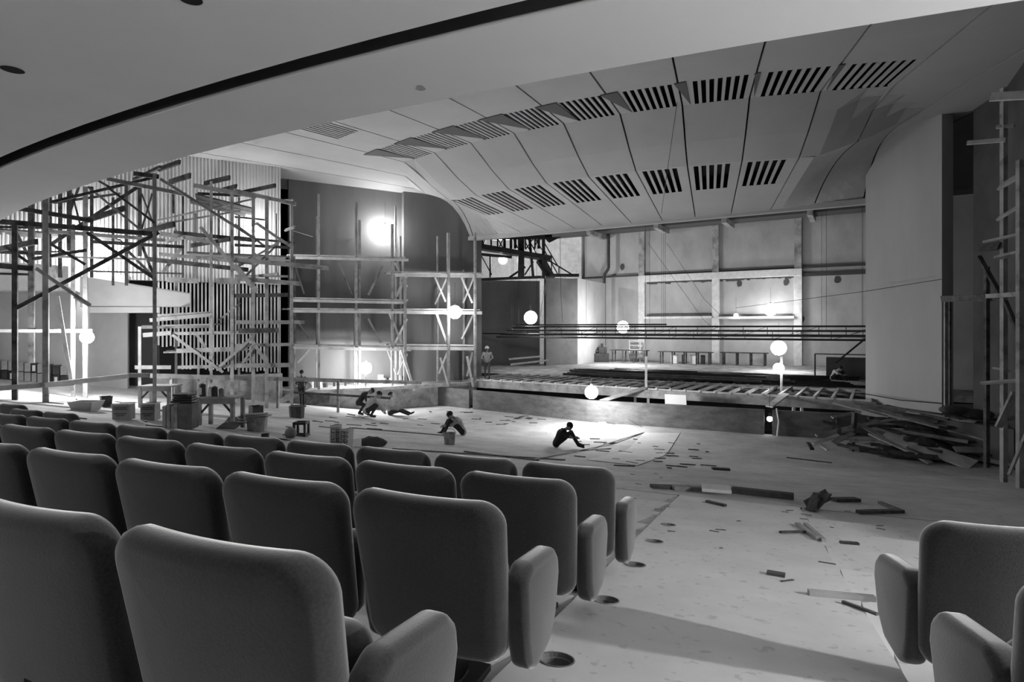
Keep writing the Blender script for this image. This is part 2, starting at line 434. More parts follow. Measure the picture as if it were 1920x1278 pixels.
# holes / patches in the rear wall
for px, py in ((1386, 531), (1474, 529), (1570, 524), (1167, 500), (1503, 598)):
    c = back_pt(px, py, .02); mb = MB(); n = 9
    pts = [c + U * (.22 * math.cos(t * 6.283 / n) * random.uniform(.8, 1.1)) + V((0, 0, .3 * math.sin(t * 6.283 / n) * random.uniform(.8, 1.1))) for t in range(n)]
    vs = [p - N * .0 for p in pts] + [p + N * .015 for p in pts]
    mb.add(vs, [tuple(range(n)), tuple(range(n, 2 * n))[::-1]] + [(i, (i + 1) % n, n + (i + 1) % n, n + i) for i in range(n)])
    tag(mb.build('wall_hole', m_darkw, fix=True), 'small dark knocked hole in the rear stage wall', 'hole', 'holes in the rear wall')
# ragged dark fringe of missing plaster under the white beam
for a_px, b_px in ((1213, 1337), (1350, 1490)):
    u0, u1 = ub(a_px), ub(b_px); mb = MB(); n = 24
    for i in range(n):
        x0 = u0 + (u1 - u0) * i / n; x1 = u0 + (u1 - u0) * (i + 1) / n; d = random.uniform(.08, .22)
        mb.prism(stage_poly(NB - .03, NB, x0, x1), ZB - .55 - d, ZB - .5)
    struct(mb.build('trim_7', m_darkw, fix=True), 'ragged strip of missing plaster under the beam', 'plaster strip')
# roof girders seen under the header
for px in (1130, 1250, 1370, 1520):
    u = ub(px); 
    struct(MB().prism(stage_poly(NB - 3.6, NB - .36, u, u + .35), 11.7, 12.1).build('beam_roof', m_rough, fix=True), 'concrete roof beam over the stage', 'beam')
struct(MB().prism(stage_poly(NB - 2.2, NB - .4, ub(1000), ub(1900)), 12.1, 12.4).build('ceiling_stage', m_darkp, fix=True), 'dark underside of the fly gallery', 'gallery')
# left side wall of the stage (low masonry) with gallery above

sw = [P(880, 680, 45.5), P(1012, 680, 45.5)]
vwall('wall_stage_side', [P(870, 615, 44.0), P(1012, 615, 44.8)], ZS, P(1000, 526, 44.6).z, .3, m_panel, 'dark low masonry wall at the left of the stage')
vwall('wall_stage_side', [P(1024, 615, 43.2), P(1083, 615, 44.6)], ZS, P(1050, 521, 43.8).z, .3, mat('mid_plaster', .15, .9, .04, .6), 'low grey wall with a narrow lit gap beside it')
vwall('wall_stage_side', [P(1083, 615, 44.6), P(1135, 615, 50.0)], ZS, P(1100, 524, 46).z, .3, m_stagew, 'pale return wall lit from the stage')
vwall('wall_stage_back', [P(860, 615, 56), P(1010, 615, 54), P(1090, 615, 52)], ZS, 13.5, .3, m_white, 'bright wall far behind the dark gallery')
# side panels of the proscenium
def splay(name, pts, prof, th, m, label):
    # prof: list of (px, py_top) ; panel stands on the plan line a-b, top follows prof
    a, b = pts
    vs = []; n = len(prof)
    d = (b - a); L = d.length; d = d / L; nn = V((-d.y, d.x, 0)) * th
    for px, py in prof:
        # intersect the view ray with the panel plane, in plan
        r = ray(px, 615); det = r.x * -d.y + d.x * r.y
        # solve r*t = a + d*s
        t = (a.x * -d.y + d.x * a.y) / det; p = V((0, 0, EYE)) + ray(px, py) * t; vs.append(p)
    mb = MB(); bot = [V((p.x, p.y, pts_z)) for p in vs]
    allv = bot + vs + [p + nn for p in bot] + [p + nn for p in vs]
    fs = []
    for i in range(n - 1):
        fs += [(i, i + 1, n + i + 1, n + i), (2 * n + i, 3 * n + i, 3 * n + i + 1, 2 * n + i + 1), (n + i, n + i + 1, 3 * n + i + 1, 3 * n + i)]
    fs += [(0, n, 3 * n, 2 * n), (n - 1, 3 * n - 1, 4 * n - 1, 2 * n - 1)]
    mb.add(allv, fs); o = mb.build(name, m, fix=True); return struct(o, label, 'wall')
pts_z = ZS - .6
splay('wall_right_proscenium', (V((13.7, 22.7, 0)), V((14.5, 19.8, 0))), [(1623, 330), (1640, 300), (1700, 150), (1766, 100)], .5, m_wall, 'tall smooth panel right of the stage opening')
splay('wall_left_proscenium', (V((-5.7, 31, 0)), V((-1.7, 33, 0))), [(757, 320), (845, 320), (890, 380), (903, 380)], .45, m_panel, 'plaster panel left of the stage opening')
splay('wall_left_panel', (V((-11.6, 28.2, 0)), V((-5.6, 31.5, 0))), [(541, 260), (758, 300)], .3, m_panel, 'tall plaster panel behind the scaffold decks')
# dark right hand side
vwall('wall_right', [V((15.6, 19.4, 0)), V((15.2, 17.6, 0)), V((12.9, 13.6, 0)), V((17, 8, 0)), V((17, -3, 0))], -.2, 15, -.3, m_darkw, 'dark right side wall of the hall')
vwall('wall_right_wing', [V((17.0, 27.5, 0)), V((24, 24.5, 0))], ZS, 13, .3, m_stagew, 'lit wall in the right wing seen through a slit')
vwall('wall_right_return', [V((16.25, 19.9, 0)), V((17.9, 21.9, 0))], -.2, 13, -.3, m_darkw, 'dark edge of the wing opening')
struct(MB().prism([(13.4, 22.3), (12.6, 21.6), (13.2, 19.6), (14.2, 16.6), (16.5, 17), (19, 22), (14.6, 22.6)], -.1, ZS - .12).build('floor_side_platform', m_darkp, fix=True), 'side platform under the timber heap', 'floor')
# ------------------------------------------------------------------ ribbed side wall on the left
W0 = V((-10.5, 26.5, 0)); WD = V((-.888, -.46, 0)); WN = V((.46, -.888, 0))
def WP(t, q=0.0, z=0.0): p = W0 + WD * t + WN * q; return V((p.x, p.y, z))
def w_t(px, q=0.0):
    p = plane_pt(px, 615, M1, C1, q); return (p - V((0, 0, EYE)) - W0).dot(WD)
def w_at(px, py, q=0.0): return plane_pt(px, py, M1, C1, q)
def ribs(name, t0, t1, z0, z1, pitch, depth, m, label, q0=0.0, duty=.5, slope=None):
    mb = MB(); n = int((t1 - t0) / pitch); prof = []
    for i in range(n):
        t = t0 + i * pitch
        prof += [(t, q0), (t + pitch * (1 - duty), q0), (t + pitch * (1 - duty) + .01, q0 + depth), (t + pitch - .01, q0 + depth)]
    prof.append((t1, q0))
    for (ta, qa), (tb, qb) in zip(prof, prof[1:]):
        za = z1 if slope is None else slope(ta)
        zb_ = z1 if slope is None else slope(tb)
        mb.add([WP(ta, qa, z0), WP(tb, qb, z0), WP(tb, qb, zb_), WP(ta, qa, za)], [(0, 1, 2, 3)])
    mb.add([WP(t0, q0, z0), WP(t0, q0 - .35, z0), WP(t0, q0 - .35, z1), WP(t0, q0, z1)], [(0, 1, 2, 3)])
    mb.add([WP(t1, q0, z0), WP(t1, q0 - .35, z0), WP(t1, q0 - .35, z1), WP(t1, q0, z1)], [(0, 1, 2, 3)])
    mb.add([WP(t0, q0 - .35, z0), WP(t1, q0 - .35, z0), WP(t1, q0 - .35, z1), WP(t0, q0 - .35, z1)], [(0, 1, 2, 3)])
    mb.add([WP(t0, q0, z0), WP(t1, q0, z0), WP(t1, q0 - .35, z0), WP(t0, q0 - .35, z0)], [(0, 1, 2, 3)])
    o = mb.build(name, m); return struct(o, label, 'wall')
tA, tB, tC, tD = 0.0, w_t(325), w_t(240), w_t(-80)
ribs('wall_left_ribbed', 0, tD, w_at(420, 530).z, 12.5, .135, .06, m_rib, 'tall ribbed plaster upper wall at the left of the hall')
# fluted lower wall: deep dark grooves between pale fins
tF = w_t(298)
m_fin = m_rib
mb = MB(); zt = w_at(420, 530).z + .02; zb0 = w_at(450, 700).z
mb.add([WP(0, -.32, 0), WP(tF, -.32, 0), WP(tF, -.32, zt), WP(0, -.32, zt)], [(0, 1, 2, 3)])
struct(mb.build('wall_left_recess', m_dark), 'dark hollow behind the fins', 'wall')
t = 0.02; k = 0; fin = MB()
while t < tF:
    zlow = zb0 + (.9 if t > w_t(340) else 0) + random.uniform(-.05, .05) + (.35 * ((t - w_t(525)) / (tF)))
    p0 = WP(t, -.28, 0); fin.prism([WP(t, -.02), WP(t + .065, -.02), WP(t + .065, -.28), WP(t, -.28)], zlow, zt)
    t += .145
struct(fin.build('wall_left_fins', m_fin, fix=True), 'vertical fins of the fluted lower wall', 'wall fins')
mb = MB(); mb.prism([WP(-.1, .25), WP(tF + .1, .25), WP(tF + .1, -.3), WP(-.1, -.3)], 0.2, zb0 - .05)
struct(mb.build('wall_left_plinth', m_rough, fix=True), 'rough concrete plinth under the fluted wall', 'plinth')
mb = MB(); mb.prism([WP(-.04, .02), WP(0, .02), WP(0, -.35), WP(-.04, -.35)], 0.0, 12.5); struct(mb.build('wall_left_edge', m_rib, fix=True), 'end face of the ribbed wall', 'wall')
# smooth lower wall, doorway
mb = MB(); mb.prism([WP(tC, .15), WP(tD, .15), WP(tD, -.4), WP(tC, -.4)], 0.8, w_at(200, 515).z)
struct(mb.build('wall_left_smooth', m_stagew, fix=True), 'smooth low plaster wall at the far left', 'wall')
mb = MB(); mb.prism([WP(tF, -1.6), WP(tC + .4, -1.6), WP(tC + .4, -1.8), WP(tF, -1.8)], 0.8, 7); struct(mb.build('door_1', m_darkw, fix=True), 'dark doorway in the left wall', 'doorway')
# balcony boxes: tapered light slabs with a turned up rim
def tray(px0, px1, yt0, yt1, yb, q, label, name='balcony_box'):
    t0, t1 = w_t(px0, q), w_t(px1, q)
    mb = MB(); n = 12
    secs = []
    for i in range(n + 1):
        f = i / n; px = px0 + (px1 - px0) * f; yt = yt0 + (yt1 - yt0) * f
        a = w_at(px, yt, q); b = w_at(px, yb, q)
        e = .35 if f > .95 else 0
        secs.append((V((a.x, a.y, a.z)), V((b.x, b.y, b.z + e * .4)), V(b) - V((WN.x, WN.y, 0)) * (q - .1) + V((0, 0, .05)), V(a) - V((WN.x, WN.y, 0)) * (q - .1)))
    for x, y in zip(secs, secs[1:]):
        mb.add(list(x) + list(y), [(0, 1, 5, 4), (1, 2, 6, 5), (2, 3, 7, 6), (3, 0, 4, 7)])
    for x in (secs[0], secs[-1]): mb.add(list(x), [(0, 1, 2, 3)])
    o = mb.build(name, m_rib, fix=True, bevel=.07, segs=3); o['kind'] = 'structure'; o['label'] = label; o['category'] = 'balcony box'
tray(150, 356, 516, 549, 575, 1.9, 'pale tapered concrete balcony box on the left wall')
tray(-60, 128, 486, 498, 545, 2.3, 'second balcony box at the far left behind the poles')
p0 = w_at(170, 581, 1.7); p1 = w_at(300, 581, 1.7)
struct(MB().beam(p0, p1, .22, .5, side=(WN.x, WN.y, 0)).build('trim_8', m_rib), 'ledge under the balcony box', 'ledge')
# ------------------------------------------------------------------ platform at the left of the stage
PLZ = EYE - 2.85
pl = [at_z(572, 732, PLZ), at_z(815, 720, PLZ)]
mid = un_of(P(885, 712, 31.2))
poly = [(pl[0].x, pl[0].y), (pl[1].x, pl[1].y), (-2.2, 30.9), (-1.9, 33.0), (-5.7, 31.6), (-11.4, 28.4), (-10.6, 26.9)]
struct(MB().prism(poly, PLZ - .16, PLZ).build('floor_side_stage', m_rough, fix=True), 'concrete side stage under the scaffold', 'floor')
poly2 = [(pl[0].x + .1, pl[0].y + .5), (pl[1].x, pl[1].y + .6), (-2.4, 31.2), (-2.0, 33.0), (-5.7, 31.6), (-11.4, 28.4), (-10.6, 27.2)]
struct(MB().prism(poly2, -.2, PLZ - .16).build('wall_side_stage', m_rough, fix=True), 'front face below the side stage', 'wall')
d0 = V((pl[0].x, pl[0].y, 0)); d1 = V((pl[1].x, pl[1].y, 0)); dd = (d1 - d0)
mb = MB().beam(d0 + dd * .0 + V((0, .05, PLZ - .4)), d0 + dd * .17 + V((0, .05, PLZ - .4)), .5, .05, side=(dd.y, -dd.x, 0)); tag(mb.build('timber_hoarding', m_woodd), 'dark timber panel closing the left end of the side stage', 'panel')
# ------------------------------------------------------------------ main ceiling
C2X, C2Y = 15.5, 46.0
def cz(r):
    pr = [(26.3, 5.9), (27.4, 6.42), (28.7, 7.22), (30.5, 7.25), (60, 7.35)]
    if r <= pr[0][0]: return EYE + pr[0][1]
    for (a, za), (b, zb_) in zip(pr, pr[1:]):
        if a <= r <= b: return EYE + za + (zb_ - za) * (r - a) / (b - a)
    return EYE + 7.35
def edge(ph):                                             # the ceiling lifts towards both side walls
    e = max((ph + 11) / 8, (-44 - ph) / 9, 0); return min(1, e)
def CP(r, ph, z=None):
    p = math.radians(ph); return V((C2X + r * math.sin(p), C2Y - r * math.cos(p), cz(r + 2.7 * edge(ph)) if z is None else z))
NH = 27.0; ZH = EYE + 4.95
def header(ph):                                           # where the radial meets the header line
    p = math.radians(ph); d = V((math.sin(p), -math.cos(p), 0)); c = V((C2X, C2Y, 0)); t = (NH - c.dot(N)) / d.dot(N); q = c + d * t; return V((q.x, q.y, ZH))
PH = [-12.2 - 4.05 * k for k in range(-4, 13)]            # joints, right to left
def low(f, ph):                                           # f 0 at r=26.3, 1 at the header
    a = CP(26.3, ph); b = header(ph); p = a.lerp(b, f); p.z = a.z + (b.z - a.z) * f ** (1 + 4 * edge(ph)); return p
GR = .055
def quad_grid(mb, fn, u0, u1, v0, v1, nu, nv):
    for i in range(nu):
        for j in range(nv):
            a, b = u0 + (u1 - u0) * i / nu, u0 + (u1 - u0) * (i + 1) / nu; c, d = v0 + (v1 - v0) * j / nv, v0 + (v1 - v0) * (j + 1) / nv
            mb.add([fn(a, c), fn(b, c), fn(b, d), fn(a, d)], [(0, 1, 2, 3)])
def slots(mb, fn, pa, pb, v0, v1, fr0, fr1, n, duty=.58):
    w_ = (fr1 - fr0) / n; f = fr0
    quad_grid(mb, fn, pa, pa + (pb - pa) * fr0, v0, v1, 1, 3)
    for i in range(n):
        # slot then bar
        s0 = fr0 + w_ * (i + duty); s1 = fr0 + w_ * (i + 1)
        quad_grid(mb, fn, pa + (pb - pa) * s0, pa + (pb - pa) * s1, v0, v1, 1, 3)
        # slot sides (thickness)
        for s in (fr0 + w_ * i, s0):
            p = pa + (pb - pa) * s
            for j in range(3):
                c, d = v0 + (v1 - v0) * j / 3, v0 + (v1 - v0) * (j + 1) / 3; x, y = fn(p, c), fn(p, d)
                mb.add([x, y, y + V((0, 0, .05)), x + V((0, 0, .05))], [(0, 1, 2, 3)])
    quad_grid(mb, fn, pa + (pb - pa) * fr1, pb, v0, v1, 1, 3)
fR = lambda ph, r: CP(r, ph)
fL = lambda ph, f: low(f, ph)
for k, (p0, p1) in enumerate(zip(PH, PH[1:])):            # p0 right edge, p1 left edge
    mb = MB(); g = math.degrees(GR / 29) / 2
    a, b = p1 + g, p0 - g
    quad_grid(mb, fR, a, b, 30.5, 47, 3, 6) if not (-46.7 < p1 < -44) else None
    if -46.7 < p1 < -44:
        quad_grid(mb, fR, a, b, 30.5, 32.3, 3, 1); slots(mb, fR, a, b, 32.3, 34.0, .30, .95, 8); quad_grid(mb, fR, a, b, 34.0, 47, 3, 4)
    if p0 < -8 and p1 > -47: slots(mb, fR, a, b, 28.75, 30.5, .12 + .2 * min(1, max(.1, (-p1 - 14) / 20)), .97, 7)
    else: quad_grid(mb, fR, a, b, 28.75, 30.5, 3, 1)
    quad_grid(mb, fR, a, b, 26.3, 27.4, 3, 2); quad_grid(mb, fR, a, b, 27.4, 28.75, 3, 2)
    if -46 < p0 < -11:
        slots(mb, fL, a, b, .02, .10, .10, .86, 5, .62); slots(mb, fL, a, b, .10, .42, .10, .86, 5, .62); quad_grid(mb, fL, a, b, .42, 1, 3, 3); quad_grid(mb, fL, a, b, 0, .02, 3, 1)
    else: quad_grid(mb, fL, a, b, 0, 1, 4, 12)
    # joint sides
    for ph in (a, b):
        for r0, r1 in ((26.3, 27.4), (27.4, 28.75), (28.75, 30.5), (30.5, 47)):
            x, y = CP(r0, ph), CP(r1, ph); mb.add([x, y, y + V((0, 0, .1)), x + V((0, 0, .1))], [(0, 1, 2, 3)])
        x, y = low(0, ph), low(1, ph)
        if edge(ph) == 0: mb.add([x, y, y + V((0, 0, .1)), x + V((0, 0, .1))], [(0, 1, 2, 3)])
    o = mb.build('ceiling_panel', m_plas); struct(o, 'smooth stepped ceiling panel with dark slots', 'ceiling')
    # hanging wedge at the left corner of the slot band, riser shade put into its dark colour
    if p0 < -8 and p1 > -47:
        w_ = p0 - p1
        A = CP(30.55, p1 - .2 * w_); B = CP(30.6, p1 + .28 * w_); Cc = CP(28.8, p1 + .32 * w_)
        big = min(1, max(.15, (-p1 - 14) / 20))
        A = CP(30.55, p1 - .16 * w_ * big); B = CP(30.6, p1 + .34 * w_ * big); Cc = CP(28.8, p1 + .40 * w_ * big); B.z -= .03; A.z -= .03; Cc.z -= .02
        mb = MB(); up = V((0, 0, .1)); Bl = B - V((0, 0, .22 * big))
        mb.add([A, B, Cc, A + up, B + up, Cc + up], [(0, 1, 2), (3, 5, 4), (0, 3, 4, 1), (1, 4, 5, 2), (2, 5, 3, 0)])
        struct(mb.build('ceiling_wedge', m_darkp, fix=True), 'triangular ceiling wedge coloured dark for the shade on the step riser', 'ceiling')
# plenum so that the slots stay dark
mb = MB(); n = 24
for i in range(n):
    a, b = PH[0] + (PH[-1] - PH[0]) * i / n, PH[0] + (PH[-1] - PH[0]) * (i + 1) / n
    rs = [30.5, 47]
    H = V((0, 0, .6))
    if -45 < a < -11: mb.add([low(1, a) + H, low(1, b) + H, low(0, b) + H, low(0, a) + H], [(0, 1, 2, 3)])
    for r0, r1 in ((26.3, 28.75), (28.75, 47)): mb.add([CP(r0, a) + H, CP(r0, b) + H, CP(r1, b) + H, CP(r1, a) + H], [(0, 1, 2, 3)])
    mb.add([low(1, a), low(1, b), low(1, b) + V((0, 0, 4)), low(1, a) + V((0, 0, 4))], [(0, 1, 2, 3)])
struct(mb.build('ceiling_void', m_dark), 'dark void above the slotted ceiling', 'ceiling')
# header edge strip
mb = MB()
ha, hb = header(PH[-1]), header(PH[0])
mb.beam(ha + V((0, 0, .03)), hb + V((0, 0, .03)), .22, .3, side=(N.x, N.y, 0)); struct(mb.build('trim_9', m_plas), 'lower lip of the ceiling above the stage opening', 'trim')
# ------------------------------------------------------------------ balcony soffit over the camera
def BP(r, ph, z): p = math.radians(ph); return V((CX + r * math.sin(p), CY - r * math.cos(p), z))
ZF = EYE + 2.2
mb = MB(); n = 90
prof = [(45.0, ZF + 1.3), (45.0, ZF + .03), (45.03, ZF), (46.11, ZF), (46.11, ZF + .5), (46.27, ZF + .5), (46.27, ZF + .0), (60, ZF + .0), (60, ZF + 1.3)]
for i in range(n):
    a, b = -64 + 92 * i / n, -64 + 92 * (i + 1) / n
    for kk, ((r0, z0), (r1, z1)) in enumerate(zip(prof, prof[1:])):
        mb.add([BP(r0, a, z0), BP(r0, b, z0), BP(r1, b, z1), BP(r1, a, z1)], [(0, 1, 2, 3)], 1 if kk in (3, 4, 5) else 0)  # slot faces coloured dark in place of shade
o = mb.build('ceiling_soffit', [m_soff, m_darkw]); struct(o, 'smooth underside of the balcony with a curved recessed slot', 'ceiling')
mb = MB()
for i in range(n):
    a, b = -64 + 92 * i / n, -64 + 92 * (i + 1) / n
    mb.cyl(BP(46.10, a, ZF - .004), BP(46.10, b, ZF - .004), .016, n=6, cap=False)  # bead coloured white to give the lip its bright lit line
struct(mb.build('trim_10', m_paper, smooth=True), 'thin bead along the soffit slot, whitened as its lit lip', 'trim')
# recessed holes in the soffit
for px, py, r, lab in ((23, 130, .085, 'oval downlight hole at the left edge of the soffit'), (357, -2, .075, 'downlight hole at the top edge of the soffit')):
    D = 2.2 * F / (HY - py); c = P(px, py, D); mb = MB(); n = 24
    mb.cyl(c + V((0, 0, -.003)), c + V((0, 0, .02)), r, n=24, mi=0)
    for i in range(n):
        t0, t1 = 6.2832 * i / n, 6.2832 * (i + 1) / n
        q = [V((math.cos(t) * rr, math.sin(t) * rr, z)) + c for t in (t0, t1) for rr, z in ((r, -.004), (r + .012, -.004))]
        mb.add([q[0], q[1], q[3], q[2]], [(0, 1, 2, 3)], 1)
    tag(mb.build('downlight', [m_dark, m_paper]), lab, 'downlight', 'downlight holes in the soffit')
D = 2.2 * F / (HY - 165); c = P(788, 165, D)
mb = MB(); mb.add([c + V((.045 * math.cos(t) * (1 + .2 * math.sin(3 * t)), .06 * math.sin(t), -.002)) for t in [6.2832 * i / 14 for i in range(14)]] , [tuple(range(14))])
tag(mb.build('stain_patch', mat('stain', .36)), 'small grey stain on the balcony soffit', 'stain')
vs = []

vwall('wall_lamp_shield', [V((5.75, 1.95, 0)), V((11, 1.95, 0))], 1.0, ZF, .15, m_wall, 'added unseen wall keeping the right hand lamp off the hall')  # added out of view to shield ceiling and right floor from the lamp
# ------------------------------------------------------------------ seats
def loft_pad(W_top, W_bot, H, T, rc_top, rc_bot, curve, N_=48):
    # rounded pad standing in the xz plane, thickness along y, z from 0 to H, edges well rounded
    def outline(inset):
        pts = []
        def corner(cx, cz, r, a0, a1, n):
            for i in range(n + 1):
                a = a0 + (a1 - a0) * i / n; pts.append((cx + r * math.cos(a), cz + r * math.sin(a)))
        wt, wb = W_top / 2 - inset, W_bot / 2 - inset; rt = max(.01, rc_top - inset); rb = max(.01, rc_bot - inset)
        corner(wb - rb, inset + rb, rb, -math.pi / 2, -.04, 6)
        # side
        for i in range(1, 6):
            f = i / 6; pts.append((wb + (wt - wb) * f, inset + rb + (H - inset - rt - inset - rb) * f))
        corner(wt - rt, H - inset - rt, rt, 0, math.pi / 2, 8)
        for i in range(1, 5): pts.append(((wt - rt) * (1 - i / 5), H - inset))
        mir = [(-x, z) for x, z in reversed(pts)]
        bot = [(-(wb - rb) + 2 * (wb - rb) * i / 6, inset) for i in range(1, 6)]
        return pts + [(0, H - inset)] + mir + bot
    layers = [(.0 + .20, -T / 2 - .004), (.10, -T / 2 - .002), (.035, -T / 2), (.012, -T * .42), (0, -T * .22), (0, T * .1), (.008, T * .36), (.03, T / 2), (.1, T / 2 + .01), (.2, T / 2 + .012)]
    mb = MB(); n = None
    for ins, y in layers:
        o = outline(ins); n = len(o)
        for x, z in o: mb.v.append(V((x, y + curve * x * x + .02 * max(0, (z / H - .75)) * 0, z)))
    for l in range(len(layers) - 1):
        for i in range(n): mb.f.append([l * n + i, l * n + (i + 1) % n, (l + 1) * n + (i + 1) % n, (l + 1) * n + i]); mb.mi.append(0)
    mb.f.append(list(range(n))[::-1]); mb.mi.append(0); mb.f.append([(len(layers) - 1) * n + i for i in range(n)]); mb.mi.append(0)
    return mb
def pad_extrude(poly, x0, x1):                            # poly in (y,z), extruded along x
    n = len(poly); mb = MB()
    mb.add([V((x0, y, z)) for y, z in poly] + [V((x1, y, z)) for y, z in poly], [tuple(range(n)), tuple(range(n, 2 * n))[::-1]] + [(i, n + i, n + (i + 1) % n, (i + 1) % n) for i in range(n)])
    return mb
def make_seat(loc, left_arm=True, right_arm=False):
    root = bpy.data.objects.new('theatre_seat', None); COL.objects.link(root); root.location = loc
    mb = loft_pad(.64, .60, .63, .085, .10, .09, .30)
    tilt = math.radians(11)
    M = Matrix.Rotation(tilt, 3, 'X')
    mb.v = [M @ v + V((0, 0, .0)) for v in mb.v]          # leans back towards the camera side (-y)
    for v in mb.v: v.z += .115; v.y += .10
    mb.build('backrest', m_fab, root, smooth=True, fix=True)
    # seam piping along the back edge
    cush = loft_pad(.46, .46, .36, .10, .08, .05, 0)
    M2_ = Matrix.Rotation(math.radians(-6), 3, 'X')
    cush.v = [M2_ @ v + V((0, .235, .10)) for v in cush.v]
    cush.build('seat_cushion', m_fab, root, smooth=True, fix=True)
    poly = [(.075, .44), (.15, .485), (.42, .455), (.475, .40), (.485, .33), (.44, .17), (.36, .085), (.20, .06), (.13, .10), (.10, .2)]
    def arm(x):
        o = pad_extrude(poly, x - .045, x + .045).build('armrest', m_fab, root, fix=True, bevel=.03, segs=4, smooth=True); return o
    if left_arm: arm(-.295)
    if right_arm: arm(.335)
    MB().box((0, .14, .06), (.14, .22, .38)).build('pedestal', m_seatm, root, bevel=.01)
    MB().box((0, .16, -.05), (.26, .34, .03)).build('base_plate', m_seatm, root, bevel=.005)
    return root
seat_rz = -math.atan2(.375, .927)
proto = make_seat((0, 0, 0)); proto_end = make_seat((0, 0, 0), True, True)
used = {}
ordn = ['first', 'second', 'third', 'fourth', 'fifth', 'sixth', 'seventh', 'eighth', 'ninth', 'tenth', 'eleventh', 'twelfth', 'thirteenth']
rown = ['the nearest row', 'the second nearest row', 'the third nearest row', 'the fourth nearest row', 'the short fifth row at the far left', 'the sixth row at the far left']
def place_seat(s, a, label, group, end=False, rz=None):
    src = proto_end if end else proto
    o = src if src not in used else copy_tree(src); used[src] = 1
    p = SA(s, a)
    j = (s + SEAT_DS / 2 - T_OFF - SEAT_S0 + SEAT_DS) // SEAT_DS
    rel = 3.675 - .155 * s - .735
    o.location = (p.x, p.y, rel); o.rotation_euler = (0, 0, seat_rz if rz is None else rz)
    tag(o, label, 'seat', group); return o
G = 'dark upholstered theatre seats in rows'
rows = [(0, 0, 3), (1, 0, 6), (2, 0, 9), (3, 0, 10), (4, 10, 11), (4, 11, 12), (5, 14, 16)]
for j, k0, k1 in rows:
    for k in range(k0, k1):
        s = SEAT_S0 + SEAT_DS * j; a = -1.12 - .683 * k
        if k == 0: lab = 'dark theatre seat at the aisle end of %s, outer armrest showing' % rown[j]
        elif j < 4: lab = 'dark theatre seat, %s from the aisle in %s' % (ordn[k], rown[j])
        else: lab = 'lone dark seat back, %s' % ('just beyond the fourth row at the far left' if k == 10 else 'beyond the fourth row, cut by the left picture edge' if k == 11 else 'in the row beyond, at the left picture edge')
        place_seat(s, a, lab, G, end=(k == 0))
place_seat(SEAT_S0 + 2 * SEAT_DS, .56 + .345 + .05, 'dark theatre seat across the aisle, the farther of the two at right', G, rz=seat_rz + math.radians(9))
place_seat(SEAT_S0 + 1 * SEAT_DS, .56 + .345 + .05, 'dark theatre seat across the aisle, the nearer one cut by the right edge', G, rz=seat_rz + math.radians(9))
# ------------------------------------------------------------------ timber scaffolds (lines read off in four zoomed quarters of the photo)
c1 = lambda x, y: (x / 3.994, y / 3.994 + 280)
c2 = lambda x, y: (x / 3.994, y / 3.994 + 560)
c3 = lambda x, y: (x / 3.994 + 440, y / 3.994 + 280)
c4 = lambda x, y: (x / 3.994 + 440, y / 3.994 + 560)
class Scaffold:
    def __init__(s, M, C, side, label, base):
        s.M, s.C, s.side = M, C, side
        s.t = empty('timber_scaffold', base, label, 'scaffold', 'timber scaffolds')
    def pt(s, xy, q): return plane_pt(xy[0], xy[1], s.M, s.C, q)
    def bar(s, kind, a, b, wpx, q, q2=None, m=None, th=.05):
        p, r = s.pt(a, q), s.pt(b, q if q2 is None else q2)
        wd = wpx * ((p.y + r.y) / 2) / F
        if kind == 'post':
            z = floor_z(r.x, r.y)
            if r.z < z: r.z = z
        part(MB().beam(p, r, wd, max(th, wd * .5), side=s.side), kind, m or m_wood, s.t)
    def post(s, px, y0, y1, wpx, q, m=None, lean=0, foot=None):
        p = s.pt((px, y0), q); r = s.pt((px + lean, y1), q)
        if foot is not None: r.z = foot
        elif foot is None and y1 > 690: r = V((r.x, r.y, floor_z(r.x, r.y)))
        wd = wpx * p.y / F; part(MB().beam(p, r, wd, wd, side=s.side), 'post', m or m_wood, s.t)
    def short(s, a, b, wpx, q, m=None, ext=1.6):           # board that pokes out from the scaffold towards the room
        p = s.pt(a, q); r = s.pt(b, q + ext); wd = wpx * p.y / F
        part(MB().beam(p, r, wd, .05, side=(0, 0, 1)) if False else MB().beam(p, r, wd * .8, .07, side=s.side), 'putlog', m or m_woodd, s.t)
    def deck(s, a, b, q0, q1, n=3, m=None, th=.05):        # boards lying side by side between two photo points on the front plane
        p, r = s.pt(a, q1), s.pt(b, q1); dq = (q1 - q0) / n; nn = V((s.M[0], s.M[1], 0))
        for i in range(n):
            o = nn * (-(i + .5) * dq); j = random.uniform(-.25, .25); d = (r - p).normalized()
            x, y = p + o - d * (.1 + j), r + o + d * (.1 - j)
            part(MB().beam(x, y, th, dq * .9, side=nn), 'deck_board', m or m_wood, s.t)
S1 = Scaffold(M1, C1, (WN.x, WN.y, 0), 'large front scaffold of crossed timber poles before the ribbed wall', on_floor(200, 745))
S1b = Scaffold(M1, C1, (WN.x, WN.y, 0), 'rear scaffold of dark poles close to the ribbed wall and balcony boxes', on_floor(130, 738))
S2 = Scaffold(M1, C1, (WN.x, WN.y, 0), 'scaffold tower in front of the fluted lower wall', on_floor(450, 745))
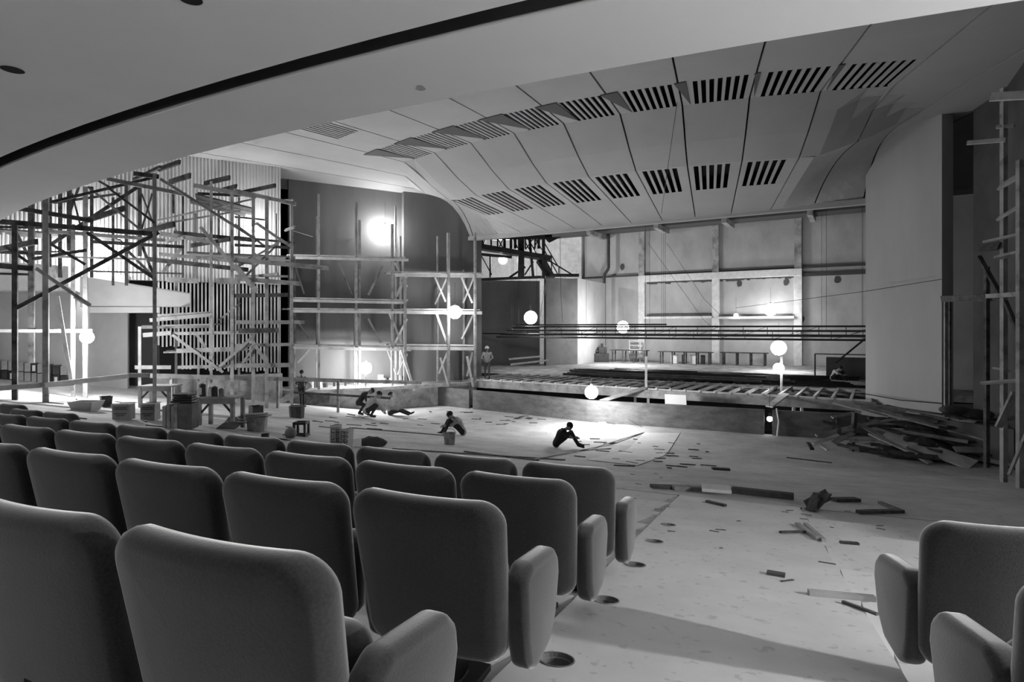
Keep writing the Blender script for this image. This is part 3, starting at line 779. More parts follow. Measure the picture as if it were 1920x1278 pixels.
# front frame, q about 8
for px, y0, y1, w in ((28, 420, 741, 8), (86, 360, 757, 9), (290, 325, 770, 6)): S1.post(px, y0, y1, w, 8, m=None if px != 28 else m_woodd)
for px, y0, y1, w in ((59, 375, 680, 9), (137, 420, 735, 6), (160, 350, 735, 7)): S1.post(px, y0, y1, w, 5.5, m=m_woodd if px == 59 else None)
for px, y0, y1, w in ((94, 360, 500), (113, 355, 520), (128, 350, 470), (237, 345, 535), (262, 350, 480), (172, 350, 520), (212, 370, 520), (283, 345, 540), (308, 400, 470), (343, 360, 520)) if False else ((94, 360, 500, 5), (113, 355, 520, 6), (130, 350, 470, 7), (237, 345, 535, 5), (262, 350, 480, 6), (172, 350, 520, 5), (212, 370, 535, 4), (325, 360, 400, 4), (343, 365, 520, 4)): S1b.post(px, y0, y1, w, 2.6, m=m_woodd)
L1 = [ # x1,y1,x2,y2,w,q,dark (backlit bars get a darker timber)
 (0, 540, 1140, 632, 9, 8, 1), (130, 440, 700, 535, 8, 8, 1), (800, 220, 1400, 340, 7, 8, 0), (1000, 180, 1190, 205, 8, 8, 1),
 (0, 870, 250, 892, 10, 8, 1), (0, 930, 220, 936, 4, 8, 1), (360, 610, 1240, 680, 6, 5.5, 0), (0, 770, 330, 780, 5, 5.5, 1),
 (680, 690, 1380, 730, 6, 5.5, 1), (350, 800, 1100, 822, 4, 5.5, 0)]
for x1, y1, x2, y2, w, q, dk in L1: S1.bar('ledger', c1(x1, y1), c1(x2, y2), w, q, m=m_woodd if dk else None)
B1 = [(100, 1200, 1190, 620, 7, 8, 1), (660, 280, 1050, 600, 4, 7.7, 0), (800, 280, 1160, 550, 4, 8.2, 1), (1200, 220, 1910, 670, 5, 8.2, 0), (270, 890, 680, 1170, 6, 8.2, 0),
 (360, 400, 1150, 210, 5, 7.8, 1), (350, 690, 640, 862, 5, 7.8, 1), (370, 720, 1030, 282, 6, 5.2, 1), (650, 620, 1150, 962, 6, 7.8, 1), (110, 600, 240, 850, 5, 5.2, 1), (30, 720, 220, 850, 5, 7.8, 1)]
for x1, y1, x2, y2, w, q, dk in B1: S1.bar('brace', c1(x1, y1), c1(x2, y2), w, q, m=m_woodd if dk else None)
for x1, y1, x2, y2, w in ((640, 535, 935, 440, 12), (1060, 620, 1305, 560, 12), (1190, 150, 1345, 95, 10), (160, 330, 305, 280, 8), (0, 745, 275, 690, 12), (250, 820, 640, 755, 7), (1000, 225, 1200, 130, 6)): S1.short(c1(x1, y1), c1(x2, y2), w, 6.2)
S1.bar('brace', c2(430, -20), c2(545, 690), 6, 7, m=m_woodl); S1.bar('handrail', c2(0, 668), c2(560, 628), 9, 8.1, m=m_wood); S1.bar('handrail', c2(340, 645), c2(965, 577), 9, 8.1, m=m_woodl)
S1.bar('ledger', c2(0, 240), c2(690, 240), 6, 5.6, m=m_woodl); S1.bar('brace', c2(560, -20), c2(675, 48), 8, 7.9, m=m_woodl)
S1.bar('ledger', c2(955, 572), c2(1120, 572), 8, 8.1); S1.bar('brace', c1(400, 900), c1(425, 985), 6, 5.4)
for x1, y1, x2, y2, w, q in ((930, 730, 1140, 945, 5, 2.6), (1060, 710, 1150, 940, 5, 2.4), (1060, 330, 1150, 560, 3, 2.6), (1140, 330, 1060, 600, 3, 2.5), (540, 330, 600, 560, 3, 2.6), (590, 280, 520, 480, 4, 2.6), (930, 440, 660, 520, 7, 2.7), (730, 230, 850, 300, 4, 2.6)): S1b.bar('brace', c1(x1, y1), c1(x2, y2), w, q, m=m_woodd)
for x1, y1, x2, y2, w, q in ((20, 760, 640, 770, 3, 2.6), (640, 910, 1380, 930, 3, 2.6), (0, 580, 900, 600, 4, 2.6), (400, 400, 900, 330, 4, 2.6)): S1b.bar('ledger', c1(x1, y1), c1(x2, y2), w, q, m=m_woodd)
S1b.deck(c1(60, 600), c1(900, 660), 1.2, 2.8, 3, m=m_woodd)
# tower in front of the flutes
for px, y0, y1, w, q in ((396, 340, 745, 5, 3.6), (435, 350, 715, 6, 3.6), (475, 370, 718, 6, 3.6), (500, 370, 755, 6, 3.6), (448, 370, 700, 4, 1.4), (366, 400, 520, 4, 1.4), (410, 375, 500, 4, 1.4), (518, 400, 520, 3, 1.4), (330, 430, 735, 4, 1.4), (372, 620, 740, 4, 2.5), (262, 612, 700, 5, 3.6), (547, 372, 740, 5, 3.6)): S2.post(px, y0, y1, w, q)
L2 = [(c1, 1450, 270, 1920, 352, 8, 3.6, 0), (c1, 1480, 330, 1800, 345, 5, 1.4, 1), (c1, 1200, 630, 1600, 690, 8, 3.6, 0), (c1, 1300, 622, 1920, 682, 7, 3.6, 1), (c1, 1190, 782, 1900, 852, 6, 3.6, 0), (c1, 1100, 820, 1860, 902, 8, 3.6, 1),
 (c1, 1250, 975, 1480, 985, 9, 3.6, 0), (c1, 1620, 985, 1780, 985, 11, 3.6, 0), (c1, 1180, 530, 1900, 370, 3, 3.4, 0), (c1, 1180, 562, 1800, 460, 3, 3.3, 0), (c1, 1180, 1250, 1580, 1228, 8, 3.6, 0),
 (c2, 1120, 160, 1590, 118, 7, 3.7, 0), (c2, 1060, 212, 1600, 205, 6, 2, 0), (c2, 1070, 272, 1280, 255, 8, 3.7, 0), (c2, 1190, 262, 1910, 250, 6, 3.6, 0), (c2, 1010, 512, 1280, 512, 7, 3.6, 0), (c2, 1320, 390, 1850, 372, 8, 3.6, 0),
 (c2, 1330, 512, 1910, 500, 6, 3.6, 0), (c3, 0, 310, 460, 410, 7, 3.6, 0), (c3, 0, 505, 250, 530, 3, 1.4, 1), (c3, 0, 655, 450, 700, 4, 3.6, 1), (c3, 0, 715, 430, 735, 5, 3.6, 1), (c3, 0, 825, 705, 888, 8, 3.7, 0), (c3, 0, 965, 490, 1005, 8, 3.7, 0), (c3, 0, 1095, 400, 1088, 7, 3.6, 1), (c4, 0, 175, 522, 175, 7, 3.6, 0), (c4, 30, 240, 328, 235, 9, 3.7, 1), (c4, 0, 350, 450, 340, 6, 3.6, 0), (c4, 0, 500, 410, 495, 8, 3.7, 0), (c3, 0, 945, 400, 950, 4, 1.4, 0)]
for c, x1, y1, x2, y2, w, q, dk in L2: S2.bar('ledger', c(x1, y1), c(x2, y2), w, q, m=m_woodd if dk else None)
B2 = [(c1, 1500, 580, 1920, 1070, 6, 3.8), (c1, 1785, 870, 1920, 780, 3, 3.4), (c1, 1220, 920, 1370, 720, 6, 2), (c2, 1290, 270, 1670, 550, 5, 3.7), (c2, 1460, 250, 1600, 450, 5, 3.4), (c2, 1640, 510, 1900, 280, 5, 3.7), (c2, 1640, 160, 1800, 30, 3, 3.4), (c2, 1820, 480, 1915, 330, 4, 3.4),
 (c3, 0, 860, 170, 1060, 7, 3.8), (c3, 0, 560, 220, 720, 4, 3.4), (c3, 160, 550, 440, 740, 5, 3.7), (c3, 20, 880, 340, 690, 4, 3.7), (c3, 80, 950, 330, 700, 4, 3.3), (c4, 120, 300, 265, 515, 6, 3.8), (c4, 0, 400, 150, 270, 5, 3.4), (c4, 60, 480, 150, 350, 4, 3.7), (c4, 130, 200, 170, 260, 5, 3.7), (c4, 0, 500, 130, 440, 4, 3.4)]
for c, x1, y1, x2, y2, w, q in B2: S2.bar('brace', c(x1, y1), c(x2, y2), w, q)
for c, x1, y1, x2, y2, w in ((c1, 1270, 245, 1425, 195, 12), (c1, 1530, 255, 1720, 210, 10), (c1, 1640, 310, 1770, 275, 9), (c3, 60, 322, 305, 270, 9), (c1, 1430, 720, 1720, 672, 9), (c1, 1240, 690, 1380, 660, 6), (c3, 60, 960, 325, 930, 6), (c3, 370, 380, 440, 378, 3), (c3, 380, 605, 448, 580, 6)): S2.short(c(x1, y1), c(x2, y2), w, 2.6, m=m_wood if w < 8 else None)
S2.deck(c3(-300, 770), c3(400, 800), 1.2, 3.5, 4); S2.deck(c2(1220, 200), c2(1590, 190), 1.4, 3.5, 3); S2.deck(c1(1460, 330), c3(100, 430), 1.3, 3.5, 3, m=m_woodd); S2.deck(c2(1300, 400), c2(1850, 385), 1.4, 3.4, 3)
# scaffold B on the tall panel, scaffold C beside the proscenium edge
side2 = (M2[0], M2[1], 0)
S3 = Scaffold(M2, C2_, side2, 'narrow scaffold with four board decks before the tall plaster panel', on_floor(650, 745))
S4 = Scaffold(M2, C2_, side2, 'narrow scaffold beside the proscenium edge with a lamp on its middle deck', on_floor(830, 745))
for cx, y0, w in ((630, 335, 4), (910, 400, 4), (425, 420, 5), (1180, 560, 4)): 
    x = cx / 3.994 + 440; S3.post(x, y0 / 3.994 + 280, 688, w, 1.55, foot=PLZ)
for cx, y0, w in ((615, 500, 3), (935, 530, 4), (1205, 425, 3), (450, 800, 3), (900, 900, 3), (1240, 650, 4)):
    x = cx / 3.994 + 440; S3.post(x, y0 / 3.994 + 280, 688, w, .35, foot=PLZ, m=m_wood)
for y0, y1, xa, xb, w in ((c3(0, 790)[1], c3(0, 808)[1], 455, 1300, 5), (c3(0, 1110)[1], c3(0, 1128)[1], 430, 1265, 5), (c3(0, 1190)[1], c3(0, 1200)[1], 430, 1290, 5), (c4(0, 345)[1], c4(0, 362)[1], 430, 1320, 5)):
    a, b = (xa / 3.994 + 440, y0), (xb / 3.994 + 440, y1)
    S3.deck(a, b, .3, 1.6, 3, m=m_woodl, th=.06); S3.bar('ledger', (a[0], a[1] + 5), (b[0], b[1] + 5), 5, 1.6, m=m_woodl)
    S3.bar('ledger', (a[0], a[1] + 5), (b[0], b[1] + 5), 4, .3)
for c, x1, y1, x2, y2, w, q in ((c3, 780, 850, 880, 1090, 3, .4), (c3, 1000, 1090, 1110, 870, 4, 1.4), (c4, 445, 130, 560, 300, 3, .5), (c4, 930, 130, 900, 330, 4, 1.5), (c4, 1000, 150, 1100, 330, 3, .5), (c4, 470, 480, 560, 380, 4, .5), (c3, 450, 870, 520, 1080, 3, .4)): S3.bar('brace', c(x1, y1), c(x2, y2), w, q)
for cx, y0, w, q in ((1600, 625, 5, 1.6), (1800, 625, 4, 1.6), (1275, 960, 5, 1.6), (1520, 650, 3, .4), (1715, 900, 3, .4)): S4.post(cx / 3.994 + 440, y0 / 3.994 + 280, 688, w, q, foot=PLZ)
for y0, y1, xa, xb in ((c3(0, 915)[1], c3(0, 925)[1], 1200, 1850), (c3(0, 1195)[1], c3(0, 1200)[1], 1290, 1850), (c4(0, 345)[1], c4(0, 350)[1], 1230, 1790)):
    a, b = (xa / 3.994 + 440, y0), (xb / 3.994 + 440, y1)
    S4.deck(a, b, .3, 1.6, 3, m=m_woodl, th=.06); S4.bar('ledger', (a[0], a[1] + 6), (b[0], b[1] + 6), 6, 1.6, m=m_woodl); S4.bar('ledger', (a[0], a[1] + 5), (b[0], b[1] + 5), 4, .3)
for c, x1, y1, x2, y2, w, q in ((c3, 1500, 960, 1580, 1140, 3, 1.5), (c3, 1590, 960, 1500, 1160, 3, .5), (c3, 1700, 960, 1780, 1150, 3, 1.5), (c3, 1790, 960, 1710, 1150, 3, .5), (c3, 1200, 850, 1290, 1030, 4, 1.5), (c3, 1290, 940, 1210, 1100, 5, 1.5), (c4, 1160, 110, 1250, 330, 4, 1.5), (c4, 1290, 150, 1200, 330, 4, .5), (c4, 1510, 110, 1600, 360, 4, 1.5), (c4, 1790, 110, 1700, 300, 3, .5),
    (c4, 1250, 380, 1345, 690, 5, 1.7), (c4, 1540, 440, 1600, 655, 3, 1.7), (c4, 1600, 380, 1530, 560, 3, .5), (c4, 1740, 430, 1785, 660, 4, 1.7), (c4, 1780, 400, 1740, 580, 3, .5), (c4, 1290, 410, 1225, 570, 4, 1.4)): S4.bar('brace', c(x1, y1), c(x2, y2), w, q, m=m_woodl)
# low rail in front of the side stage, with its posts
t = empty('timber_rail', on_floor(600, 757), 'long low timber handrail running in front of the side stage', 'handrail')
r0, r1 = P(282, 704, 20.5), P(790, 717, 28.6)
part(MB().beam(r0, r1, .16, .05, side=(0, 1, 0)), 'top_rail', m_wood, t)
part(MB().beam(P(545, 735, 24.2), P(732, 746, 25.2), .09, .05, side=(0, 1, 0)), 'mid_rail', m_woodd, t)
for px in (322, 521, 634):
    f = (px - 282) / 508; p = P(px, 704 + 13 * f, 20.5 + 8.1 * (px - 282) / 508 * .8); q = V((p.x, p.y, floor_z(p.x, p.y))); part(MB().beam(q, p, .12, .09), 'post', m_wood, t)
t = empty('timber_ramp', on_floor(530, 752), 'short sloping timber stair leaning up to the side stage behind the standing man', 'stair')
for o in (0, .7): part(MB().beam(P(528, 752, 25.8) + V((0, o, 0)), P(560, 722, 25.8) + V((.3, o, 0)), .25, .06, side=(0, 1, 0)), 'stringer', m_wood, t)
for k in range(4): p = P(532 + k * 8, 747 - k * 7, 25.8) + V((0, .35, 0)); part(MB().box(p, (.28, .7, .05)), 'tread', m_wood, t)
# scaffold in the dark at the right edge
t5 = empty('timber_scaffold', V((12.3, 15.0, floor_z(12.3, 15.0))), 'dark scaffold against the right hand wall with pale boards at its top', 'scaffold', 'timber scaffolds')
def rb(kind, a, b, w, D0, D1, m): part(MB().beam(P(a[0], a[1], D0), P(b[0], b[1], D1), w * D0 / F, .06, side=(0, 1, 0)), kind, m, t5)
pz = P(1882, 165, 14.2); part(MB().beam(pz, V((pz.x, pz.y, floor_z(pz.x, pz.y) + 0)), .11, .11), 'post', m_woodl if False else m_wood, t5)
pz = P(1912, 300, 12.8); part(MB().beam(pz, V((pz.x, pz.y, floor_z(pz.x, pz.y))), .1, .1), 'post', m_wood, t5)
pz = P(1850, 500, 15.6); part(MB().beam(pz, V((pz.x, pz.y, .3)), .1, .1), 'post', m_woodd, t5)
rb('board', (1857, 182), (1925, 178), 16, 14.1, 13.6, m_woodl); rb('board', (1813, 268), (1885, 262), 7, 14.6, 14.1, m_woodl); rb('board', (1868, 238), (1902, 236), 6, 14.3, 14, m_wood)
rb('board', (1875, 350), (1925, 322), 16, 14.1, 13.2, m_wood); rb('board', (1832, 465), (1874, 461), 14, 14.8, 14.2, m_woodd); rb('board', (1845, 454), (1925, 436), 6, 14.6, 13.4, m_wood); rb('board', (1870, 483), (1925, 470), 14, 14.2, 13.4, m_wood)
rb('ledger', (1766, 560), (1880, 557), 11, 18.8, 15.0, m_woodd); rb('ledger', (1850, 555), (1925, 550), 8, 14.6, 13.4, m_wood); rb('brace', (1872, 410), (1925, 378), 10, 14.2, 13.2, m_wood)
rb('brace', (1883, 560), (1925, 660), 8, 14.2, 13.4, m_woodd); rb('brace', (1835, 480), (1880, 560), 8, 14.8, 14.3, m_woodd); rb('brace', (1872, 800), (1903, 735), 12, 13.9, 13.6, m_wood); rb('board', (1862, 690), (1925, 700), 4, 14.5, 13.8, m_wood); rb('board', (1840, 718), (1925, 712), 5, 14.5, 13.4, m_wood); rb('brace', (1892, 890), (1925, 810), 4, 11.8, 12.2, m_wood)
rb('post', (1773, 565), (1773, 760), 5, 18.6, 18.6, m_wood); rb('post', (1781, 565), (1781, 760), 3, 18.4, 18.4, m_woodd)
# ------------------------------------------------------------------ on and over the stage
def Pn(px, py, n): D = n / (N.x * (px - HX) / F + N.y); return P(px, py, D)   # photo point on a plane parallel to the rear wall
t = empty('joist_frame', UN((uL + uR) / 2, NE + 1, ZS - .08), 'open timber joist frame laid along the front edge of the stage', 'joist frame')
NJ = 30
part(MB().beam(UN(uL - .8, NE + 2.1, ZS - .1), UN(uR + .3, NE + 2.1, ZS - .1), .1, .12, side=(0, 0, 1)), 'bearer', m_woodd, t)
part(MB().beam(UN(uL - .8, NE + .2, ZS - .03), UN(uR + .3, NE + .2, ZS - .03), .1, .12, side=(0, 0, 1)), 'bearer', m_woodl, t)
part(MB().beam(UN(uL - .8, NE + 4.15, ZS - .03), UN(uR + .3, NE + 4.15, ZS - .03), .1, .12, side=(0, 0, 1)), 'bearer', m_woodl, t)
for i in range(NJ):
    u = uL - .6 + (uR - uL + .8) * i / (NJ - 1); sl = .55
    part(MB().beam(UN(u, NE + .1, ZS + .02), UN(u + sl * .2, NE + 4.2, ZS + .02), .09, .11, side=(0, 0, 1)), 'joist', m_woodl, t)
for i in range(14):
    u = random.uniform(uL, uR); n0 = NE + random.uniform(.4, 3.6); a = random.uniform(-.2, .2); L = random.uniform(.6, 2.2)
    o = MB().beam(UN(u, n0, ZS + .09), UN(u + L * math.cos(a), n0 + L * math.sin(a), ZS + .09), .12, .025, side=(0, 0, 1)).build('loose_board', m_wood)
    tag(o, 'short loose board lying across the stage edge joists', 'board', 'loose boards on the joist frame')
def truss(n, px0, px1, y0, y1, lab, ncr=1.0):
    a, b = Pn(px0, y0, n), Pn(px1, y0, n); c, d = Pn(px0 - 10, y1, n), Pn(px1, y1, n)
    z0 = (a.z + b.z) / 2; z1 = (c.z + d.z) / 2; ua, ubb = a.dot(U), b.dot(U)
    t = empty('lighting_batten', UN((ua + ubb) / 2, n, z1), lab, 'batten', 'lighting battens over the stage')
    part(MB().cyl(UN(ua, n, z0), UN(ubb, n, z0), .045, n=8), 'top_tube', m_steel, t); part(MB().cyl(UN(ua - .8, n, z1), UN(ubb, n, z1), .055, n=8), 'bottom_tube', m_steel, t)
    k = int((ubb - ua) / ncr)
    for i in range(k + 1): u = ua + ncr * i; part(MB().cyl(UN(u, n, z0), UN(u, n, z1), .02, n=5), 'strut', m_steel, t)
    for i in range(0, k, 2): u = ua + ncr * i; part(MB().cyl(UN(u, n, z1), UN(u + ncr, n, z0), .012, n=5), 'diagonal', m_steel, t)
    mb = MB()
    for u in (ua + .5, (ua + ubb) / 2, ubb - .5): mb.cyl(UN(u, n, z0), UN(u, n, 13), .008, n=4)
    part(mb, 'hanging_wires', m_steel, t)
truss(32.0, 960, 1640, 612, 628, 'front lighting batten hanging low over the stage', 1.15)
truss(34.5, 950, 1640, 620, 634, 'rear lighting batten hanging low over the stage', 1.4)
for k, (px0, px1, y, n) in enumerate(((955, 1640, 619, 31), (905, 1640, 625, 36), (968, 1250, 609, 37))):
    a, b = Pn(px0, y, n), Pn(px1, y, n); t = empty('pipe_batten', a, ['plain dark pipe hanging in front of the lighting battens', 'longest plain pipe hanging between the lighting battens', 'short plain pipe hanging above the lighting battens'][k], 'pipe')
    part(MB().cyl(a, V((b.x, b.y, a.z)), .05, n=8), 'tube', m_steel, t)
    mb = MB()
    for f in (.1, .5, .9): q = a.lerp(b, f); mb.cyl((q.x, q.y, a.z), (q.x, q.y, 13), .008, n=4)
    part(mb, 'hanging_wires', m_steel, t)
# steel pipes lying on the stage
G = 'dark steel pipes lying on the stage'
pipes = []
for i in range(34):
    n0 = NE + 5.0 + (i % 17) * .36 + (.21 if i >= 17 else 0); u0 = uL + 1.5 + random.uniform(0, 3.5) if i < 17 else uL + 8 + random.uniform(0, 2.5); L = random.uniform(6, 9)
    a = random.uniform(-.006, .006); r = random.uniform(.05, .08); lay = (i % 3) * .0
    p, q = UN(u0, n0, ZS + r), UN(min(u0 + L, uR + 2), n0 + L * a, ZS + r)
    tag(MB().cyl(p, q, r, n=8).build('steel_pipe', m_steel, smooth=True), 'long dark steel pipe lying among others on the stage floor', 'pipe', G)
for i in range(16):
    n0 = 30.2 + (i % 8) * .2; u0 = uL + 3 + random.uniform(0, 2); L = random.uniform(8, 11); r = .06
    tag(MB().cyl(UN(u0, n0, ZS + .22 + (i // 8) * .1), UN(u0 + L, n0, ZS + .22 + (i // 8) * .1), r, n=8).build('steel_pipe', m_steel), 'dark steel pipe in the bundle across the middle of the stage', 'pipe', 'bundle of pipes at mid stage')
# pale rails at the left of the stage
for k, (x0, y0, x1, y1, D) in enumerate(((955, 673, 1012, 668, 35), (958, 683, 1030, 675, 34))):
    tag(MB().beam(P(x0, y0, D), P(x1, y1, D + 2), .1, .08, side=(0, 1, 0)).build('pale_rail', m_woodl), ['upper pale timber rail left on the stage beside the dark wall', 'lower pale timber rail left on the stage beside the dark wall'][k], 'rail')
# downpipe
t = empty('downpipe', Pn(1133, 645, NB - .6), 'dark vertical downpipe with an elbow on the rear wall', 'pipe')
pp = [Pn(1141, 400, NB - .7), Pn(1141, 503, NB - .7), Pn(1133, 515, NB - .7), Pn(1133, 648, NB - .7)]
part(MB().path(pp, .13, n=10), 'tube', m_steel, t)
# machine, gas bottle, benches at the rear
def sb(px, py, n): p = Pn(px, py, n); return p
c = Pn(1123, 676, 45); c.z = ZS
t = empty('machine', c, 'dark machine with a motor standing by the downpipe', 'machine')
part(MB().box(c + V((0, 0, .35)), (1.5, .8, .7)), 'base', m_steel, t, bevel=.04); part(MB().box(c + V((.25, 0, .95)), (.7, .6, .5)), 'housing', m_steel, t, bevel=.05); part(MB().cyl(c + V((-.6, 0, .85)), c + V((.0, 0, .85)), .18, n=14), 'motor', m_steel, t)
part(MB().cyl(c + V((.25, 0, 1.2)), c + V((.25, 0, 1.5)), .1, n=10), 'cap', m_steel, t)
c = Pn(1094, 676, 45.2); c.z = ZS
t = empty('gas_bottle', c, 'grey gas bottle standing near the machine at the rear of the stage', 'gas bottle')
part(MB().cyl(c, c + V((0, 0, .8)), .14, n=14), 'bottle', m_tin, t, smooth=False, bevel=.03); part(MB().cyl(c + V((0, 0, .8)), c + V((0, 0, .95)), .06, n=10), 'valve', m_steel, t)
def bench(px0, px1, n, h, lab, legs=4, w=.8, m=m_woodd, name='trestle_table'):
    a, b = Pn(px0, 676, n), Pn(px1, 676, n); u0, u1 = a.dot(U), b.dot(U)
    t = empty(name, UN((u0 + u1) / 2, n, ZS), lab, 'table')
    part(MB().prism(stage_poly(n - w / 2, n + w / 2, u0, u1), ZS + h - .06, ZS + h), 'table_top', m, t)
    for i in range(legs):
        u = u0 + .2 + (u1 - u0 - .4) * i / (legs - 1)
        for s_ in (-1, 1): part(MB().beam(UN(u, n + s_ * (w / 2 - .08), ZS), UN(u, n + s_ * (w / 2 - .08), ZS + h - .06), .09, .09), 'leg', m, t)
bench(1147, 1215, 45.6, 1.0, 'long dark work bench by the rear wall, left of the column')
bench(1236, 1336, 45.6, .95, 'long dark work bench by the rear wall, right of the column', 5)
bench(1352, 1440, 46.4, .95, 'dark work bench under the second framed bay')
c = Pn(1190, 676, 46.9); c.z = ZS
t = empty('shelf_rack', c, 'pale open shelf rack standing against the rear wall', 'rack')
for s_ in (-.45, .45): part(MB().beam(c + U * s_, c + U * s_ + V((0, 0, 1.75)), .07, .07), 'upright', m_white, t)
for z in (.3, .65, 1.0, 1.35, 1.7): part(MB().beam(c - U * .45 + V((0, 0, z)), c + U * .45 + V((0, 0, z)), .05, .35, side=(N.x, N.y, 0)), 'shelf', m_white, t)
c = Pn(1358, 676, 46.9); c.z = ZS
for k, (px, w_) in enumerate(((1265, .5), (1300, .45), (1280, .1), (1318, .3))):
    c = Pn(px, 677, 45.9); c.z = ZS; o = MB().box(c + V((0, 0, .35)), (w_, .3, .7), rz=-.5).build('cabinet_box', m_paper if k < 2 else m_steel, bevel=.02); tag(o, ['pale upright box under the right hand bench, left one', 'pale upright box under the right hand bench, right one', 'narrow dark post under the right hand bench', 'dark crate at the end of the right hand bench'][k], 'box')
# dark steel frame at the right of the stage
t = empty('pipe_rack', Pn(1575, 690, 36), 'dark steel frame and rubbish at the right end of the stage', 'frame'); t.location.z = ZS
q0, q1 = Pn(1528, 690, 36), Pn(1640, 690, 36); u0, u1 = q0.dot(U), q1.dot(U)
for u in (u0, u1): part(MB().beam(UN(u, 36, ZS), UN(u, 36, ZS + 1.35), .06, .06), 'upright', m_steel, t)
part(MB().beam(UN(u0, 36, ZS + 1.35), UN(u1, 36, ZS + 1.35), .06, .06), 'top_bar', m_steel, t); part(MB().beam(UN(u0 + 1, 36, ZS + .9), UN(u1, 36.2, ZS + 2.6), .07, .07), 'brace', m_steel, t)
mb = MB(); mb.prism(stage_poly(37.0, 37.2, u0 + .5, u1), ZS, ZS + 1.15); part(mb, 'dark_board', m_darkw, t)
# steel gallery in the left upper corner of the stage
gD = 43.0
gp = lambda px, py, d=0: P(px, py, gD + d)
t = empty('steel_gallery', gp(960, 520), 'dark steel gallery with lattice and stair above the low stage wall', 'gallery')
def ge(kind, a, b, w, d=0, th=.08): part(MB().beam(gp(a[0], a[1], d), gp(b[0], b[1], d), w * gD / F, th, side=(0, 1, 0)), kind, m_steel, t)
ge('floor_beam', (895, 462), (1032, 485), 9, 0, 1.2); ge('floor_beam', (895, 476), (960, 482), 5, 1.0, .2)
ge('lower_beam', (895, 524), (1018, 519), 5, 1.0, .2); ge('column', (977, 440), (977, 522), 12, .2, .4); ge('column', (992, 440), (1000, 522), 5, .2); ge('column', (1019, 440), (1019, 522), 6, -.2, .2)
for x in (905, 921, 933, 946, 958, 966, 985, 1003, 1010): ge('post', (x, 440), (x, 466), 3 if x % 2 else 5, .5)
for x0, x1 in ((895, 915), (915, 900), (930, 945), (946, 934), (960, 972), (985, 1003), (1003, 985), (1000, 1016), (1012, 1000)): ge('lattice_bar', (x0, 442), (x1, 468), 2, .4)
ge('top_beam', (895, 446), (1035, 444), 8, .5, .3); ge('lattice_bar', (903, 480), (922, 515), 2, 1); ge('post', (919, 481), (919, 520), 3, 1); ge('lattice_bar', (955, 520), (985, 500), 4, 1.4); ge('lattice_bar', (984, 515), (1000, 490), 3, .6)
for x in (992, 1001): ge('lattice_bar', (x - 8, 452), (x + 6, 478), 2, .2)
t2 = empty('steel_stair', gp(1030, 518, -.3), 'dark open steel stair running down from the gallery', 'stair')
def gs(kind, a, b, w, d=-.4, th=.05): part(MB().beam(gp(a[0], a[1], d), gp(b[0], b[1], d), w * gD / F, th, side=(0, 1, 0)), kind, m_steel, t2)
gs('stringer', (1006, 490), (1026, 520), 3); gs('stringer', (1021, 486), (1040, 520), 4, .3)
for k in range(8): part(MB().beam(gp(1008 + k * 2.4, 489 + k * 4.2, -.4), gp(1022 + k * 2.4, 489 + k * 4.2, .3), .05, .22, side=(0, 0, 1)), 'tread', m_steel, t2)
gs('handrail', (1020, 454), (1045, 497), 2); gs('handrail', (1020, 468), (1046, 514), 2); gs('handrail', (1024, 485), (1075, 516), 2.5); gs('rail_post', (1034, 480), (1034, 518), 2); gs('rail_post', (1048, 500), (1048, 518), 2); gs('walkway', (1030, 516), (1085, 516), 5, -.2, .5)
part(MB().add([gp(1020, 444), gp(1052, 444), gp(1030, 455), gp(1026, 452), gp(1020, 444, .3), gp(1052, 444, .3), gp(1030, 455, .3), gp(1026, 452, .3)], [(0, 1, 2, 3), (4, 7, 6, 5), (0, 4, 5, 1), (1, 5, 6, 2), (2, 6, 7, 3), (3, 7, 4, 0)]), 'sheet', m_steel, t)
# poles and gangplanks at the stage edge
p = P(1207, 727, 26.4); u, n = un_of(p); q = UN(u, NE + .2)
tag(MB().beam(V((q.x, q.y, ZS + .05)), V((q.x, q.y, P(1207, 668, q.y).z)), .09, .09).build('timber_pole', m_woodl), 'pale upright pole standing on the stage edge at the gangplank', 'pole')
for k, (a, b, lab) in enumerate((((1128, 751, 25.2), (1208, 727, 26.6), 'pale gangplank from the pit wall up to the pole on the stage edge'), ((1442, 762, 22.5), (1474, 738, 23.9), 'pale gangplank over the pit beside the lamp on the stage edge'))):
    tag(MB().beam(P(*a), P(*b), .05, .26, side=(.9, -.3, 0)).build('gangplank', m_woodl), lab, 'plank')
# cables
def cable(pts, label, r=.012, m=m_steel, sag=0.0, name='cable'):
    out = []
    for (a, b) in zip(pts, pts[1:]):
        for i in range(8): f = i / 8; q = a.lerp(b, f); q.z -= sag * 4 * f * (1 - f); out.append(q)
    out.append(pts[-1]); return tag(MB().path(out, r).build(name, m), label, 'cable')
cable([P(1050, 440, 40), P(1052, 560, 40), P(1055, 604, 40)], 'thin cable hanging before the low stage wall', .015)
cable([P(1023, 523, 42), P(1013, 592, 42)], 'thin slanting cable down to the lamp before the dark wall', .015)
cable([P(1380, 577, 37), P(1622, 546, 22), P(1766, 523, 19.3)], 'long thin wire strung from the stage across the right hand panel', .012)
cable([P(1622, 738, 22.3), P(1690, 750, 20.8), P(1765, 756, 19.6)], 'dark cable draped along the foot of the right hand panel', .02)
cable([P(1215, 455, 41), P(1262, 520, 41), P(1320, 600, 41), P(1345, 622, 41)], 'wire slanting down across the first framed bay', .012)
cable([P(1250, 455, 41), P(1320, 560, 41), P(1350, 590, 41)], 'second wire slanting down across the first framed bay', .012)
cable([P(1270, 189, 18.74), P(1247, 350, 21.5), P(1240, 400, 24.5)], 'loose wire hanging below the ceiling joints', .01)
